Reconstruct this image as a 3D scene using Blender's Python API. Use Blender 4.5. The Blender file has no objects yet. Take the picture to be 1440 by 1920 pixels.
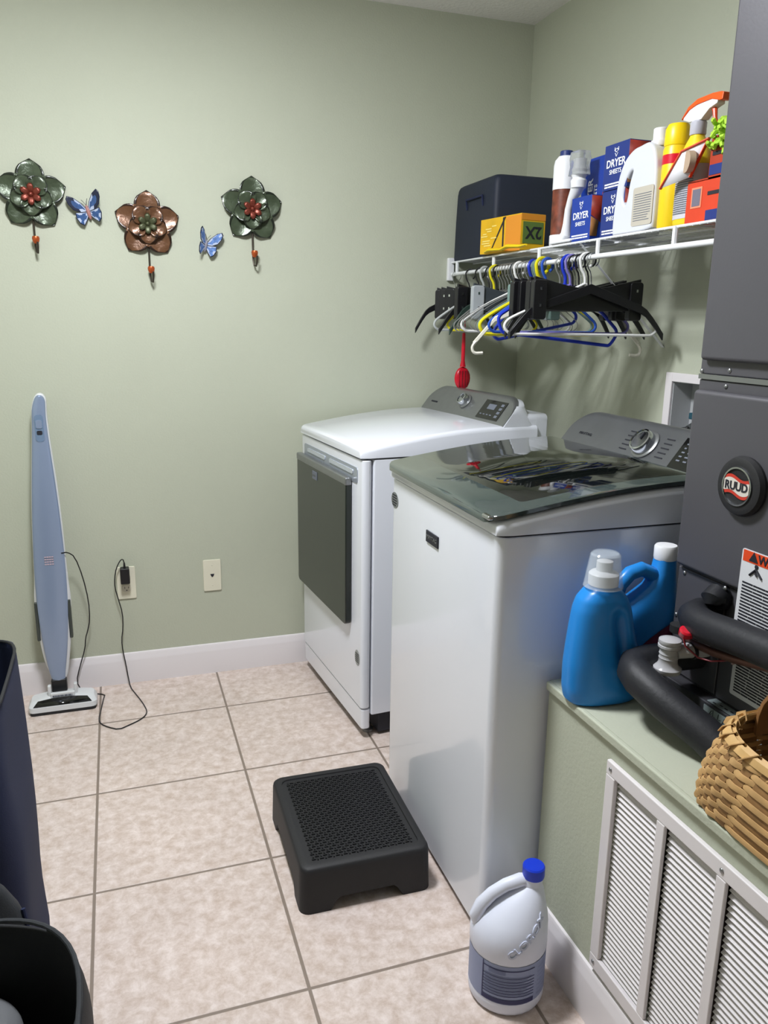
import bpy, bmesh, math, random
from mathutils import Matrix, Vector
C = bpy.context.scene.collection
PI = math.pi
S, CO = math.sin, math.cos

# ------------------------------------------------------------------ camera, world, lights, exposure
def setup():
    cd = bpy.data.cameras.new('camera'); cam = bpy.data.objects.new('camera', cd); C.objects.link(cam)
    cd.sensor_fit = 'HORIZONTAL'; cd.sensor_width = 36.0
    cd.lens = 1472.39 / 1440 * 36.0
    cd.clip_start = 0.02
    right = (0.94787916, -0.31832237, 0.01399903)
    down = (-0.06239492, -0.22852125, -0.9715374)
    fwd = (0.31246116, 0.92002658, -0.23647223)
    m = Matrix(((right[0], -down[0], -fwd[0], -0.31625),
                (right[1], -down[1], -fwd[1], -1.38929),
                (right[2], -down[2], -fwd[2], 1.41702), (0, 0, 0, 1)))
    cam.matrix_world = m
    bpy.context.scene.camera = cam
    w = bpy.data.worlds.new('world'); bpy.context.scene.world = w
    w.use_nodes = True
    w.node_tree.nodes['Background'].inputs[0].default_value = (0.8, 0.85, 0.9, 1)
    w.node_tree.nodes['Background'].inputs[1].default_value = 0.05
    def area(name, loc, tgt, sx, sy, power, col):
        ld = bpy.data.lights.new(name, 'AREA'); ld.shape = 'RECTANGLE'; ld.size = sx; ld.size_y = sy
        ld.energy = power; ld.color = col
        o = bpy.data.objects.new(name, ld); C.objects.link(o); o.location = loc
        o.rotation_euler = (Vector(tgt) - Vector(loc)).to_track_quat('-Z', 'Y').to_euler()
    # ceiling fixture of the room (above the frame) and a weak fill light added behind the camera
    ld = bpy.data.lights.new('ceiling_globe_light', 'POINT'); ld.energy = 19; ld.color = (0.93, 0.955, 1.0); ld.shadow_soft_size = 0.13
    lo = bpy.data.objects.new('ceiling_globe_light', ld); C.objects.link(lo); lo.location = (-0.28, 0.28, 2.38)
    area('ceiling_fixture_light', (-0.28, 0.34, 2.52), (-0.28, 0.34, 0), 0.32, 0.32, 50, (0.93, 0.955, 1.0))
    area('rear_fill_light', (-0.75, -2.9, 1.25), (-0.1, 1.0, 0.9), 0.9, 1.9, 0.8, (1.0, 0.95, 0.92))
    sc = bpy.context.scene
    sc.view_settings.view_transform = 'Standard'; sc.view_settings.look = 'None'
    sc.view_settings.gamma = 1.0; sc.view_settings.use_curve_mapping = False
    sc.view_settings.exposure = 0.0
setup()

# ------------------------------------------------------------------ materials
def lin(c):
    return tuple((x / 12.92 if x <= .04045 else ((x + .055) / 1.055) ** 2.4) for x in c)
def hexc(h):
    return lin(tuple(int(h[i:i + 2], 16) / 255 for i in (0, 2, 4)))
def M(name, h, rough=0.5, metal=0.0, coat=0.0, bump=0.0, bscale=60, noise=0.0, nscale=8, trans=0.0, spec=0.5, alpha=1.0, ior=1.45):
    m = bpy.data.materials.new(name); m.use_nodes = True
    nt = m.node_tree; b = nt.nodes['Principled BSDF']
    col = hexc(h) if isinstance(h, str) else h
    b.inputs['Base Color'].default_value = (*col, 1)
    b.inputs['Roughness'].default_value = rough; b.inputs['Metallic'].default_value = metal
    b.inputs['Coat Weight'].default_value = coat; b.inputs['Coat Roughness'].default_value = 0.05
    b.inputs['Transmission Weight'].default_value = trans
    b.inputs['Specular IOR Level'].default_value = spec
    b.inputs['Alpha'].default_value = alpha; b.inputs['IOR'].default_value = ior
    tc = nt.nodes.new('ShaderNodeTexCoord')
    if bump:
        n = nt.nodes.new('ShaderNodeTexNoise'); n.inputs['Scale'].default_value = bscale
        n.inputs['Detail'].default_value = 4
        bp = nt.nodes.new('ShaderNodeBump'); bp.inputs['Strength'].default_value = bump
        bp.inputs['Distance'].default_value = 0.004
        nt.links.new(tc.outputs['Object'], n.inputs['Vector']); nt.links.new(n.outputs['Fac'], bp.inputs['Height'])
        nt.links.new(bp.outputs['Normal'], b.inputs['Normal'])
    if noise:
        n = nt.nodes.new('ShaderNodeTexNoise'); n.inputs['Scale'].default_value = nscale; n.inputs['Detail'].default_value = 5
        r = nt.nodes.new('ShaderNodeValToRGB')
        r.color_ramp.elements[0].position = .3; r.color_ramp.elements[1].position = .7
        r.color_ramp.elements[0].color = (*[c * (1 - noise) for c in col], 1)
        r.color_ramp.elements[1].color = (*[min(1, c * (1 + noise)) for c in col], 1)
        nt.links.new(tc.outputs['Object'], n.inputs['Vector']); nt.links.new(n.outputs['Fac'], r.inputs['Fac'])
        nt.links.new(r.outputs['Color'], b.inputs['Base Color'])
    return m
wall_m = M('sage_wall_paint', 'b4b8a6', .75, bump=.22, bscale=140, noise=.015, nscale=3)
ceil_m = M('textured_ceiling_paint', 'eceae8', .9, bump=.9, bscale=70)
trim_m = M('white_trim_paint', 'e0dbdd', .35)
enamel = M('white_enamel', 'e3e6ee', .22, coat=.6)
white_pl = M('white_plastic', 'e6e7ea', .35)
pearl = M('pearl_plastic', 'dcd9cc', .35)
blackrub = M('black_rubber', '202022', .6, bump=.1, bscale=300)
blackpl = M('black_plastic', '17171a', .35)
black_gl = M('black_glossy_display', '0a0b0d', .1, coat=.5)
chrome = M('chrome', 'c8cbd0', .12, 1.0)
silver = M('silver_panel', '8d8f90', .32, .75, noise=.04, nscale=30)
silver_d = M('dark_silver_panel', '77797c', .34, .7, noise=.06, nscale=14)
glass_dk = M('dark_lid_glass', '0b0f0e', .03, coat=1.0, spec=.8)
glass_fr = M('lid_glass_border', '3c4644', .06, coat=1.0, spec=.6)
door_gl = M('dark_door_glass', '1c221e', .2, coat=.25)
blue_pl = M('blue_plastic', '2283d2', .3, bump=.03, bscale=20)
red_pl = M('red_plastic', 'c8102a', .3)
ac_m = M('grey_painted_steel', '56555a', .42, .25, bump=.03, bscale=200)
ac_d = M('dark_grey_steel', '46464a', .45, .3)
steel = M('galvanised_steel', '9a9c9e', .35, .9)
foam = M('black_foam_insulation', '1c1d22', .55, bump=.15, bscale=90)
copper = M('tarnished_copper', '6a4a40', .4, .6)
clear = M('clear_plastic', 'eef2f5', .08, trans=.9, ior=1.25)
wire_m = M('white_coated_wire', 'e4e6e8', .3)
navy = M('navy_fabric', '1c2544', .85, bump=.12, bscale=400)
navy_pl = M('navy_canvas', '1b2233', .6, bump=.1, bscale=40)
black_f = M('black_fabric', '1e1f22', .7, bump=.15, bscale=350)
char_f = M('charcoal_fabric', '2b2e32', .75, bump=.15, bscale=350)
grey_f = M('grey_fabric', '6b6d70', .8, bump=.2, bscale=120)
ink = M('dark_ink', '20212a', .6)
ink_g = M('grey_ink', '6a6f7a', .6)
paper = M('white_label_paper', 'd5d6da', .55)
orange = M('orange_print', 'd9481c', .5)
yellow = M('yellow_plastic', 'f0cf10', .35)
white_ink = M('white_ink', 'f0f1f4', .5)

# ------------------------------------------------------------------ geometry collector
class G:
    def __init__(s): s.v = []; s.f = []; s.m = []
    def add(s, vs, fs, mi=0, mat=None):
        n = len(s.v)
        for p in vs:
            p = Vector(p)
            s.v.append(tuple(mat @ p) if mat else tuple(p))
        for f in fs: s.f.append([n + i for i in f]); s.m.append(mi)
        return s
    def box(s, c, d, mi=0, mat=None):
        x, y, z = c; a, b, e = d[0] / 2, d[1] / 2, d[2] / 2
        vs = [(x + i * a, y + j * b, z + k * e) for i in (-1, 1) for j in (-1, 1) for k in (-1, 1)]
        return s.add(vs, [(0, 1, 3, 2), (4, 6, 7, 5), (0, 4, 5, 1), (2, 3, 7, 6), (0, 2, 6, 4), (1, 5, 7, 3)], mi, mat)
    def loft(s, secs, cap=True, mi=0, closed=True, mat=None, loop=False):
        n = len(secs[0]); vs = [p for q in secs for p in q]; fs = []
        for i in range(len(secs) - (0 if loop else 1)):
            i2 = (i + 1) % len(secs)
            for j in range(n if closed else n - 1):
                k = (j + 1) % n
                fs.append((i * n + j, i * n + k, i2 * n + k, i2 * n + j))
        if cap and not loop:
            fs.append(tuple(range(n))[::-1]); fs.append(tuple((len(secs) - 1) * n + j for j in range(n)))
        return s.add(vs, fs, mi, mat)
    def prism(s, pts, a, b, axis='z', mi=0, mat=None):
        mp = {'z': lambda p, h: (p[0], p[1], h), 'y': lambda p, h: (p[0], h, p[1]), 'x': lambda p, h: (h, p[0], p[1])}[axis]
        return s.loft([[mp(p, a) for p in pts], [mp(p, b) for p in pts]], mi=mi, mat=mat)
    def tube(s, pts, r, seg=8, mi=0, cap=True, loop=False, mat=None, flat=1.0):
        P = [Vector(p) for p in pts]; n = len(P); secs = []
        up = None
        for i in range(n):
            if loop: t = P[(i + 1) % n] - P[i - 1]
            else: t = P[min(i + 1, n - 1)] - P[max(i - 1, 0)]
            t.normalize()
            if up is None:
                up = Vector((0, 0, 1)) if abs(t.z) < .9 else Vector((1, 0, 0))
            a = (up - t * up.dot(t)).normalized(); b = t.cross(a); up = a
            rr = r[i] if isinstance(r, (list, tuple)) else r
            secs.append([tuple(P[i] + a * rr * flat * CO(2 * PI * k / seg) + b * rr * S(2 * PI * k / seg)) for k in range(seg)])
        return s.loft(secs, cap=cap, mi=mi, loop=loop, mat=mat)
    def lathe(s, prof, c=(0, 0, 0), seg=24, mi=0, sx=1, sy=1, mat=None):
        secs = [[(c[0] + r * sx * CO(2 * PI * k / seg), c[1] + r * sy * S(2 * PI * k / seg), c[2] + z) for k in range(seg)] for r, z in prof]
        return s.loft(secs, mi=mi, mat=mat)
    def grid(s, fn, nu, nv, mi=0, mat=None):
        vs = [fn(i / nu, j / nv) for i in range(nu + 1) for j in range(nv + 1)]
        fs = [(i * (nv + 1) + j, (i + 1) * (nv + 1) + j, (i + 1) * (nv + 1) + j + 1, i * (nv + 1) + j + 1) for i in range(nu) for j in range(nv)]
        mm = mi if callable(mi) else (lambda u, v: mi)
        n = len(s.v)
        for p in vs: s.v.append(tuple(mat @ Vector(p)) if mat else tuple(p))
        for q, f in enumerate(fs):
            s.f.append([n + i for i in f]); i, j = divmod(q, nv); s.m.append(mm((i + .5) / nu, (j + .5) / nv))
        return s
def sph(g, c, r, seg=16, mi=0, sz=1.0, sx=1.0, sy=1.0, a0=-PI / 2, a1=PI / 2, mat=None):
    n = 10
    g.lathe([(max(1e-4, r * CO(a0 + (a1 - a0) * i / n)), r * sz * S(a0 + (a1 - a0) * i / n)) for i in range(n + 1)], c, seg, mi, sx, sy, mat)
    return g
def obj(name, g, mats, parent=None, bevel=0, seg=2, sub=0, smooth=True, loc=None, rot=None, solid=0, angle=35):
    me = bpy.data.meshes.new(name); me.from_pydata(g.v, [], g.f)
    if not isinstance(mats, (list, tuple)): mats = [mats]
    for m in mats: me.materials.append(m)
    for p, mi in zip(me.polygons, g.m): p.material_index = mi
    bm = bmesh.new(); bm.from_mesh(me)
    bmesh.ops.recalc_face_normals(bm, faces=bm.faces); bm.to_mesh(me); bm.free()
    if smooth:
        me.shade_smooth(); me.set_sharp_from_angle(angle=math.radians(angle))
    o = bpy.data.objects.new(name, me); C.objects.link(o)
    if parent: o.parent = parent
    if loc: o.location = loc
    if rot: o.rotation_euler = rot
    if solid:
        md = o.modifiers.new('thickness', 'SOLIDIFY'); md.thickness = solid; md.offset = 0
    if bevel:
        md = o.modifiers.new('bevel', 'BEVEL'); md.width = bevel; md.segments = seg; md.limit_method = 'ANGLE'; md.angle_limit = math.radians(40)
        md.harden_normals = True
    if sub:
        md = o.modifiers.new('subdivision', 'SUBSURF'); md.levels = sub; md.render_levels = sub
    return o
def tag(o, label, cat, group=None):
    o['label'] = label; o['category'] = cat
    if group: o['group'] = group
    return o
def thing(name, label, cat, loc=(0, 0, 0), rz=0, group=None, rot=None):
    o = bpy.data.objects.new(name, None); C.objects.link(o); o.empty_display_size = .05
    o.location = loc; o.rotation_euler = rot if rot else (0, 0, rz)
    return tag(o, label, cat, group)
def struct(name, g, m, **k):
    o = obj(name, g, m, **k); o['kind'] = 'structure'; return o
def rrect(w, h, r, n=5, cx=0, cy=0):
    pts = []
    for qx, qy, a in ((1, 1, 0), (-1, 1, 90), (-1, -1, 180), (1, -1, 270)):
        for i in range(n + 1):
            t = math.radians(a + 90 * i / n)
            pts.append((cx + qx * (w / 2 - r) + r * CO(t), cy + qy * (h / 2 - r) + r * S(t)))
    return pts
def text(s, size, m, parent, loc, rot, name='lettering', depth=.0004, sx=1.0, sy=1.0, bold=.0, shear=0, bend=None):
    cu = bpy.data.curves.new(name, 'FONT'); cu.body = s; cu.size = size; cu.extrude = depth; cu.offset = bold * size
    cu.align_x = 'CENTER'; cu.align_y = 'CENTER'; cu.shear = shear; cu.resolution_u = 3
    t = bpy.data.objects.new(name, cu); C.objects.link(t)
    dg = bpy.context.evaluated_depsgraph_get()
    me = bpy.data.meshes.new_from_object(t.evaluated_get(dg)); bpy.data.objects.remove(t)
    me.materials.clear(); me.materials.append(m)
    if bend:
        for v in me.vertices: v.co = bend(v.co)
    o = bpy.data.objects.new(name, me); C.objects.link(o); o.parent = parent
    o.location = loc; o.rotation_euler = rot; o.scale = (sx, sy, 1)
    return o
# orientations for flat print: text x along (+/-) world axis, up = z
FACE_MX = (PI / 2, 0, -PI / 2)   # seen from -X: reads towards -Y
FACE_MY = (PI / 2, 0, 0)         # seen from -Y: reads towards +X
def lines(g, w, h, n, th, rnd, x0=0, z0=0, fill=.95, mat=None, mi=0, d=.0004):
    """rows of tiny illegible print, local XY plane"""
    for i in range(n):
        x = -w / 2; z = h / 2 - (i + .5) * h / n
        lim = w / 2 - (rnd.random() * w * .25 if rnd.random() < .3 else 0)
        while x < lim:
            L = rnd.uniform(.05, .22) * w
            L = min(L, lim - x)
            g.box((x0 + x + L / 2 * fill, z0 + z, d), (L * fill, th, d), mi, mat)
            x += L
    return g

# ------------------------------------------------------------------ room shell
XR, YB, ZC = 1.314, 1.672, 2.545
XL, YF = -1.45, -3.2
ZP, XP = .66, .54         # plenum top and face
def floor_mat():
    m = bpy.data.materials.new('ceramic_floor_tile'); m.use_nodes = True; nt = m.node_tree; N = nt.nodes; L = nt.links
    b = N['Principled BSDF']; tc = N.new('ShaderNodeTexCoord'); sp = N.new('ShaderNodeSeparateXYZ'); L.new(tc.outputs['Object'], sp.inputs[0])
    def mth(op, a, bb=None):
        n = N.new('ShaderNodeMath'); n.operation = op
        for i, x in enumerate((a, bb)):
            if x is None: continue
            if isinstance(x, (int, float)): n.inputs[i].default_value = x
            else: L.new(x, n.inputs[i])
        return n.outputs[0]
    def dist(o):
        q = mth('DIVIDE', o, .45); return mth('MULTIPLY', mth('ABSOLUTE', mth('SUBTRACT', q, mth('ROUND', q))), .45)
    d = mth('MINIMUM', dist(sp.outputs[0]), dist(sp.outputs[1]))
    mr = N.new('ShaderNodeMapRange'); mr.inputs[1].default_value = .0028; mr.inputs[2].default_value = .0045
    mr.inputs[3].default_value = 0; mr.inputs[4].default_value = 1; L.new(d, mr.inputs[0])
    n1 = N.new('ShaderNodeTexNoise'); n1.inputs['Scale'].default_value = 30; n1.inputs['Detail'].default_value = 12; n1.inputs['Roughness'].default_value = .74; n1.inputs['Distortion'].default_value = .25
    L.new(tc.outputs['Object'], n1.inputs['Vector'])
    r = N.new('ShaderNodeValToRGB'); r.color_ramp.elements[0].position = .36; r.color_ramp.elements[1].position = .66
    r.color_ramp.elements[0].color = (*hexc('bfab9e'), 1); r.color_ramp.elements[1].color = (*hexc('e3d6d0'), 1)
    L.new(n1.outputs['Fac'], r.inputs['Fac'])
    n2 = N.new('ShaderNodeTexNoise'); n2.inputs['Scale'].default_value = 4; L.new(tc.outputs['Object'], n2.inputs['Vector'])
    r2 = N.new('ShaderNodeValToRGB'); r2.color_ramp.elements[0].position = .35; r2.color_ramp.elements[1].position = .65
    r2.color_ramp.elements[0].color = (.93, .93, .93, 1); r2.color_ramp.elements[1].color = (1.0, 1.0, 1.0, 1); L.new(n2.outputs['Fac'], r2.inputs['Fac'])
    mx0 = N.new('ShaderNodeMix'); mx0.data_type = 'RGBA'; mx0.blend_type = 'MULTIPLY'; mx0.inputs['Factor'].default_value = 1
    L.new(r.outputs['Color'], mx0.inputs['A']); L.new(r2.outputs['Color'], mx0.inputs['B'])
    mx = N.new('ShaderNodeMix'); mx.data_type = 'RGBA'; L.new(mr.outputs[0], mx.inputs['Factor'])
    mx.inputs['A'].default_value = (*hexc('85776c'), 1); L.new(mx0.outputs['Result'], mx.inputs['B'])
    L.new(mx.outputs['Result'], b.inputs['Base Color'])
    bp = N.new('ShaderNodeBump'); bp.inputs['Strength'].default_value = .6; bp.inputs['Distance'].default_value = .002
    L.new(mr.outputs[0], bp.inputs['Height']); L.new(bp.outputs['Normal'], b.inputs['Normal'])
    b.inputs['Roughness'].default_value = .42
    return m
struct('floor', G().box(((XL + XR) / 2, (YF + YB) / 2, -.05), (XR - XL + .4, YB - YF + .4, .1)), floor_mat())
struct('ceiling', G().box(((XL + XR) / 2, (YF + YB) / 2, ZC + .05), (XR - XL + .4, YB - YF + .4, .1)), ceil_m)
struct('wall_back', G().box(((XL + XR) / 2, YB + .05, ZC / 2), (XR - XL + .4, .1, ZC)), wall_m)
struct('wall_left', G().box((XL - .05, (YF + YB) / 2, ZC / 2), (.1, YB - YF, ZC)), wall_m)
struct('wall_front', G().box(((XL + XR) / 2, YF - .05, ZC / 2), (XR - XL + .4, .1, ZC)), wall_m)
# right wall with the recess of the washer outlet box (y .50-.65, z 1.12-1.25)
wr = G(); RY0, RY1, RZ0, RZ1 = .40, .655, 1.06, 1.255
wr.box((XR + .05, (YF + RY0) / 2, ZC / 2), (.1, RY0 - YF, ZC)); wr.box((XR + .05, (YB + RY1) / 2, ZC / 2), (.1, YB - RY1, ZC))
wr.box((XR + .05, (RY0 + RY1) / 2, RZ0 / 2), (.1, RY1 - RY0, RZ0)); wr.box((XR + .05, (RY0 + RY1) / 2, (RZ1 + ZC) / 2), (.1, RY1 - RY0, ZC - RZ1))
struct('wall_right', wr, wall_m, smooth=False)
# low plenum the air handler stands on, with an opening for the return grille
VY0, VY1, VZ0, VZ1 = -.95, -.275, .17, .578
pl = G(); YE = -.012
pl.box(((XP + XR) / 2, (YF + YE) / 2, ZP - .02), (XR - XP, YE - YF, .04))
pl.box((XP + .02, (YE + VY1) / 2, (ZP - .04) / 2), (.04, YE - VY1, ZP - .04))
pl.box((XP + .02, (YF + VY0) / 2, (ZP - .04) / 2), (.04, VY0 - YF, ZP - .04))
pl.box((XP + .02, (VY0 + VY1) / 2, VZ0 / 2), (.04, VY1 - VY0, VZ0))
pl.box((XP + .02, (VY0 + VY1) / 2, (VZ1 + ZP - .04) / 2), (.04, VY1 - VY0, ZP - .04 - VZ1))
pl.box(((XP + .04 + XR) / 2, YE - .02, (ZP - .04) / 2), (XR - XP - .04, .04, ZP - .04))
struct('wall_plenum', pl, wall_m, smooth=False)
struct('trim_1', G().box((XP - .004, (YF + YE) / 2, ZP - .010), (.012, YE - YF, .020)), wall_m, bevel=.004, seg=3)
struct('plenum_shade_sheet', G().box((XP + .45, (VY0 + VY1) / 2, .35), (.01, VY1 - VY0, .6)), M('plenum_shade_dark', '2b2b2b', .9))  # added dark sheet, stands in for the shade behind the grille
bbp = [(0, 0), (.014, 0), (.014, .085), (.0125, .092), (.0125, .1), (.009, .106), (.0085, .116), (.005, .123), (0, .125)]
g = G(); g.loft([[(x, YB - p, z) for p, z in bbp] for x in (XL, XR)]); struct('baseboard_back', g, trim_m)
g = G(); g.loft([[(XP - p, y, z) for p, z in bbp] for y in (YF, YE)]); struct('baseboard_plenum', g, trim_m)
g = G(); g.loft([[(XR - p, y, z) for p, z in bbp] for y in (YE, YB)]); struct('baseboard_right', g, trim_m)
g = G(); g.loft([[(XL + p, y, z) for p, z in bbp] for y in (YF, YB)]); struct('baseboard_left', g, trim_m)

# ------------------------------------------------------------------ washer and dryer
def prof(x):
    return 1.022 + .052 * S(min(max(x, 0) / .50, 1) * PI / 2)
def vprism(g, x0, x1, hw, z0, z1, r, mi=0):
    pts = rrect(x1 - x0, 2 * hw, r, 5, (x0 + x1) / 2, 0); g.prism(pts, z0, z1, 'z', mi); return g
def deck(g, hw, xb, seam, off=0.0):
    secs = []
    for x, dz in [(-.006, -.013), (-.005, -.007), (0, -.002), (.008, 0)] + [(.03 + i * (xb - .03) / 14, 0) for i in range(15)]:
        t = prof(x) + dz + off; r = .016; h = hw - (0 if x > 0 else .004)
        if x < .02: h = hw - (.02 - x) * .35
        sec = [(x, -h, seam), (x, -h, t - r)]
        sec += [(x, -h + r * (1 - CO(a)), t - r + r * S(a)) for a in (PI / 6, PI / 3, PI / 2)]
        sec += [(x, 0, t + .002)]
        sec += [(x, h - r * (1 - CO(a)), t - r + r * S(a)) for a in (PI / 2, PI / 3, PI / 6)]
        sec += [(x, h, t - r), (x, h, seam)]
        secs.append(sec)
    g.loft(secs); return g
def console(root, hw, x0, topm):
    """rear console: sloping face from (x0,1.066) to (x0+.075,1.158)"""
    def hfac(y):
        a = (abs(y) - (hw - .085)) / .085
        return 1.0 if a <= 0 else .45 + .55 * math.sqrt(max(0, 1 - a * a))
    ys = [-hw] + [-hw + .085 * (1 - CO(i * PI / 2 / 8)) * 1.0 for i in range(1, 9)]
    ys = ys + [-hw + .085 + i * (2 * hw - .17) / 8 for i in range(1, 8)] + [-y for y in ys[::-1]]
    def sec(y, off, front):
        h = hfac(y)
        A = (x0, 1.062); B = (x0 + .078 * h, 1.062 + .098 * h)
        n = (-.78 * off, .62 * off)
        pts = [(x0 + n[0] + (B[0] - A[0]) * t, 1.062 + n[1] + (B[1] - A[1]) * t) for t in (0, .15, .35, .55, .75, .92, .98)]
        pts += [(B[0] + .004, B[1] + off + .001), (B[0] + .014, B[1] + off + .001)]
        if front: return pts
        return pts + [(B[0] + .035, B[1] - .004), (x0 + .078 + .105, 1.0), (x0 + .078 + .105, .99), (x0, .99)]
    g = G(); g.loft([[(p[0], y, p[1]) for p in sec(y, 0, False)] for y in ys])
    body = obj('console', g, enamel, root)
    g = G(); sc = (hw - .004) / hw
    g.loft([[(p[0], y * sc, p[1]) for p in sec(y, .004, True) + [(q[0] + .003, q[1] - .003) for q in sec(y, 0, True)[::-1]]] for y in ys])
    panel = obj('control_panel', g, topm, root)
    return panel
def on_face(x0, t, off):   # point on the console face
    return (x0 + .078 * t - .78 * off, 1.062 + .098 * t + .62 * off)
FACE_ROT = (PI / 2 - math.atan2(.078, .098), 0, -PI / 2)
def fmat(x0, y, t, off=.005):
    x, z = on_face(x0, t, off)
    return Matrix.Translation((x, y, z)) @ Matrix.Rotation(-PI / 2, 4, 'Z') @ Matrix.Rotation(PI / 2 - math.atan2(.078, .098), 4, 'X')
def knob(root, x0, y, t, r):
    mt = fmat(x0, y, t)
    g = G(); g.lathe([(r * 1.25, 0), (r * 1.25, .003), (r * 1.15, .005), (r * 1.0, .006)], seg=32, mat=mt)
    k = obj('dial_ring', g, silver, root)
    g = G(); g.lathe([(r, .004), (r, .02), (r * .93, .026), (r * .8, .027), (r * .78, .024)], seg=32, mi=0, mat=mt)
    g.box((0, r * .35, .0265), (r * .12, r * .6, .002), 1, mt)
    obj('dial', g, [chrome, ink], k)
def feet(root, hw, d):
    for x in (.05, d - .05):
        for y in (-hw + .06, hw - .06):
            g = G(); g.lathe([(.02, 0), (.02, .01), (.01, .012), (.01, .03)], (x, y, 0), 12); obj('foot', g, steel, root)

rnd = random.Random(3)
# washer
W = thing('washing_machine', 'white top-load washing machine with dark glass lid, nearest the grey air handler', 'washing machine', (.41, .345, 0))
hw = .338
g = G(); vprism(g, 0, .68, hw, .022, .985, .022); obj('cabinet', g, enamel, W, bevel=.003)
g = G(); vprism(g, .004, .676, hw - .004, .983, .993, .02); obj('seam_gasket', g, ink, W)
g = G(); deck(g, hw + .004, .66, .99, -.003); obj('top_deck', g, enamel, W)
feet(W, hw, .68)
def lidfn(hwl, xa, xb, up, thick):
    g = G(); secs = []
    xs = [xa, xa + .004, xa + .012, xa + .025] + [xa + .05 + i * (xb - xa - .05) / 14 for i in range(15)]
    for x in xs:
        cr = .035; e = max(0, cr - (x - xa)); h = hwl - (cr - math.sqrt(max(0, cr * cr - e * e)))
        t = prof(max(x, 0)) + up - (.010 * max(0, (.02 - (x - xa)) / .02) ** 2)
        secs.append([(x, -h, t - thick), (x, -h - .001, t - .003), (x, -h + .004, t), (x, 0, t + .003), (x, h - .004, t), (x, h + .001, t - .003), (x, h, t - thick)])
    g.loft(secs); return g
lid = obj('lid', lidfn(hw - .002, -.020, .505, .013, .012), glass_fr, W)
obj('lid_glass', lidfn(hw - .045, .055, .49, .0145, .004), glass_dk, lid)
g = G()
for y in (-hw + .03,): g.box((-.015, y, 1.026), (.014, .035, .010))
obj('lid_bumper', g, chrome, lid, bevel=.004)
cp = console(W, hw - .002, .53, silver_d)
knob(W, .53, -.035, .50, .034)
g = G(); mt = fmat(.53, -.235, .5); g.box((0, 0, .0005), (.15, .088, .001), 0, mt); dp = obj('display', g, black_gl, W)
g = G(); lines(g, .12, .06, 5, .004, rnd, mat=fmat(.53, -.235, .52, .0062), fill=.5); obj('lettering', g, ink_g, dp)
g = G()
for sgn in (-1, 1):
    for i in range(5): g.box((.075 * sgn, .03 - i * .014, 0), (.03, .003, .0006), 0, fmat(.53, -.035, .5, .0052))
obj('printed_markings', g, ink, cp)
text('MAYTAG', .012, ink, cp, (on_face(.53, .42, .0055)[0], .235, on_face(.53, .42, .0055)[1]), FACE_ROT, sx=1.3)
g = G(); g.box((-.002, .02, .888), (.004, .078, .030)); bd = obj('badge', g, ink, W, bevel=.001)
text('MAYTAG', .015, silver, bd, (-.0045, .02, .888), FACE_MX, sx=1.1)
g = G(); g.lathe([(.0225, 0), (.0225, .0012)], seg=28, sy=1.25, mat=Matrix.Translation((0, .308, .925)) @ Matrix.Rotation(-PI / 2, 4, 'Y'))
st = obj('oval_sticker', g, M('grey_sticker', '6e7270', .5), W)
g = G(); lines(g, .036, .036, 5, .0035, rnd, mat=Matrix.Translation((-.0012, .308, .925)) @ Matrix.Rotation(-PI / 2, 4, 'Z') @ Matrix.Rotation(PI / 2, 4, 'X')); obj('lettering', g, ink, st)

# dryer
th = math.radians(4.6)
hd = .326
D = thing('clothes_dryer', 'white front-load dryer with dark door, in the corner by the back wall', 'dryer',
          (.41 - hd * S(th), .963 + hd * CO(th), 0), th)
g = G(); vprism(g, .038, .66, hd, .09, .985, .006); obj('cabinet', g, enamel, D, bevel=.002)
g = G(); g.box((.35, 0, .05), (.56, 2 * hd - .03, .075)); obj('under_gap_shade', g, ink, D)  # dark block painting the shaded gap between the feet
g = G(); vprism(g, 0, .034, hd, .118, .983, .014); obj('front_panel', g, enamel, D, bevel=.003)
g = G(); vprism(g, .003, .036, hd - .002, .04, .112, .012); obj('toe_panel', g, enamel, D, bevel=.003)
g = G(); deck(g, hd + .002, .65, .99, -.001); top = obj('top_panel', g, enamel, D)
g = G()
feet(D, hd, .66)
# recessed handle band
g = G(); g.prism(rrect(.565, .052, .012, 4, .0, .928), -.0025, .002, 'x'); hb = obj('handle_recess', g, M('brushed_handle_recess', 'aab1bc', .25, .5), D)
g = G()
for y0, y1 in ((.035, .235), (-.245, -.015)):
    g.prism(rrect(y1 - y0, .014, .004, 3, (y0 + y1) / 2, .935), -.006, -.001, 'x')
obj('grip_slot', g, M('grip_grey', 'c4cad2', .25, .3), hb)
g = G(); g.prism(rrect(.545, .510, .018, 5, .040, .650), -.024, -.002, 'x'); dr = obj('door', g, door_gl, D, bevel=.004)
g = G(); g.box((-.014, .040, .900), (.024, .549, .028)); obj('door_top_edge', g, silver, dr, bevel=.006, seg=3)
g = G(); g.box((-.025, .09, .862), (.003, .05, .03)); b2 = obj('badge', g, ink_g, dr, bevel=.001)
text('MAYTAG', .010, silver, b2, (-.0270, .09, .862), FACE_MX)
g = G(); g.lathe([(.0225, 0), (.0225, .0012)], seg=28, sy=1.0, sx=1.25, mat=Matrix.Translation((0, -.288, .295)) @ Matrix.Rotation(-PI / 2, 4, 'Y'))
st = obj('oval_sticker', g, M('pale_sticker', '9a9d9c', .5), D)
g = G(); lines(g, .030, .036, 5, .003, rnd, mat=Matrix.Translation((-.0012, -.288, .295)) @ Matrix.Rotation(-PI / 2, 4, 'Z') @ Matrix.Rotation(PI / 2, 4, 'X')); obj('lettering', g, ink, st)
cp = console(D, hd - .004, .51, silver)
knob(D, .51, .015, .60, .024)
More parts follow.
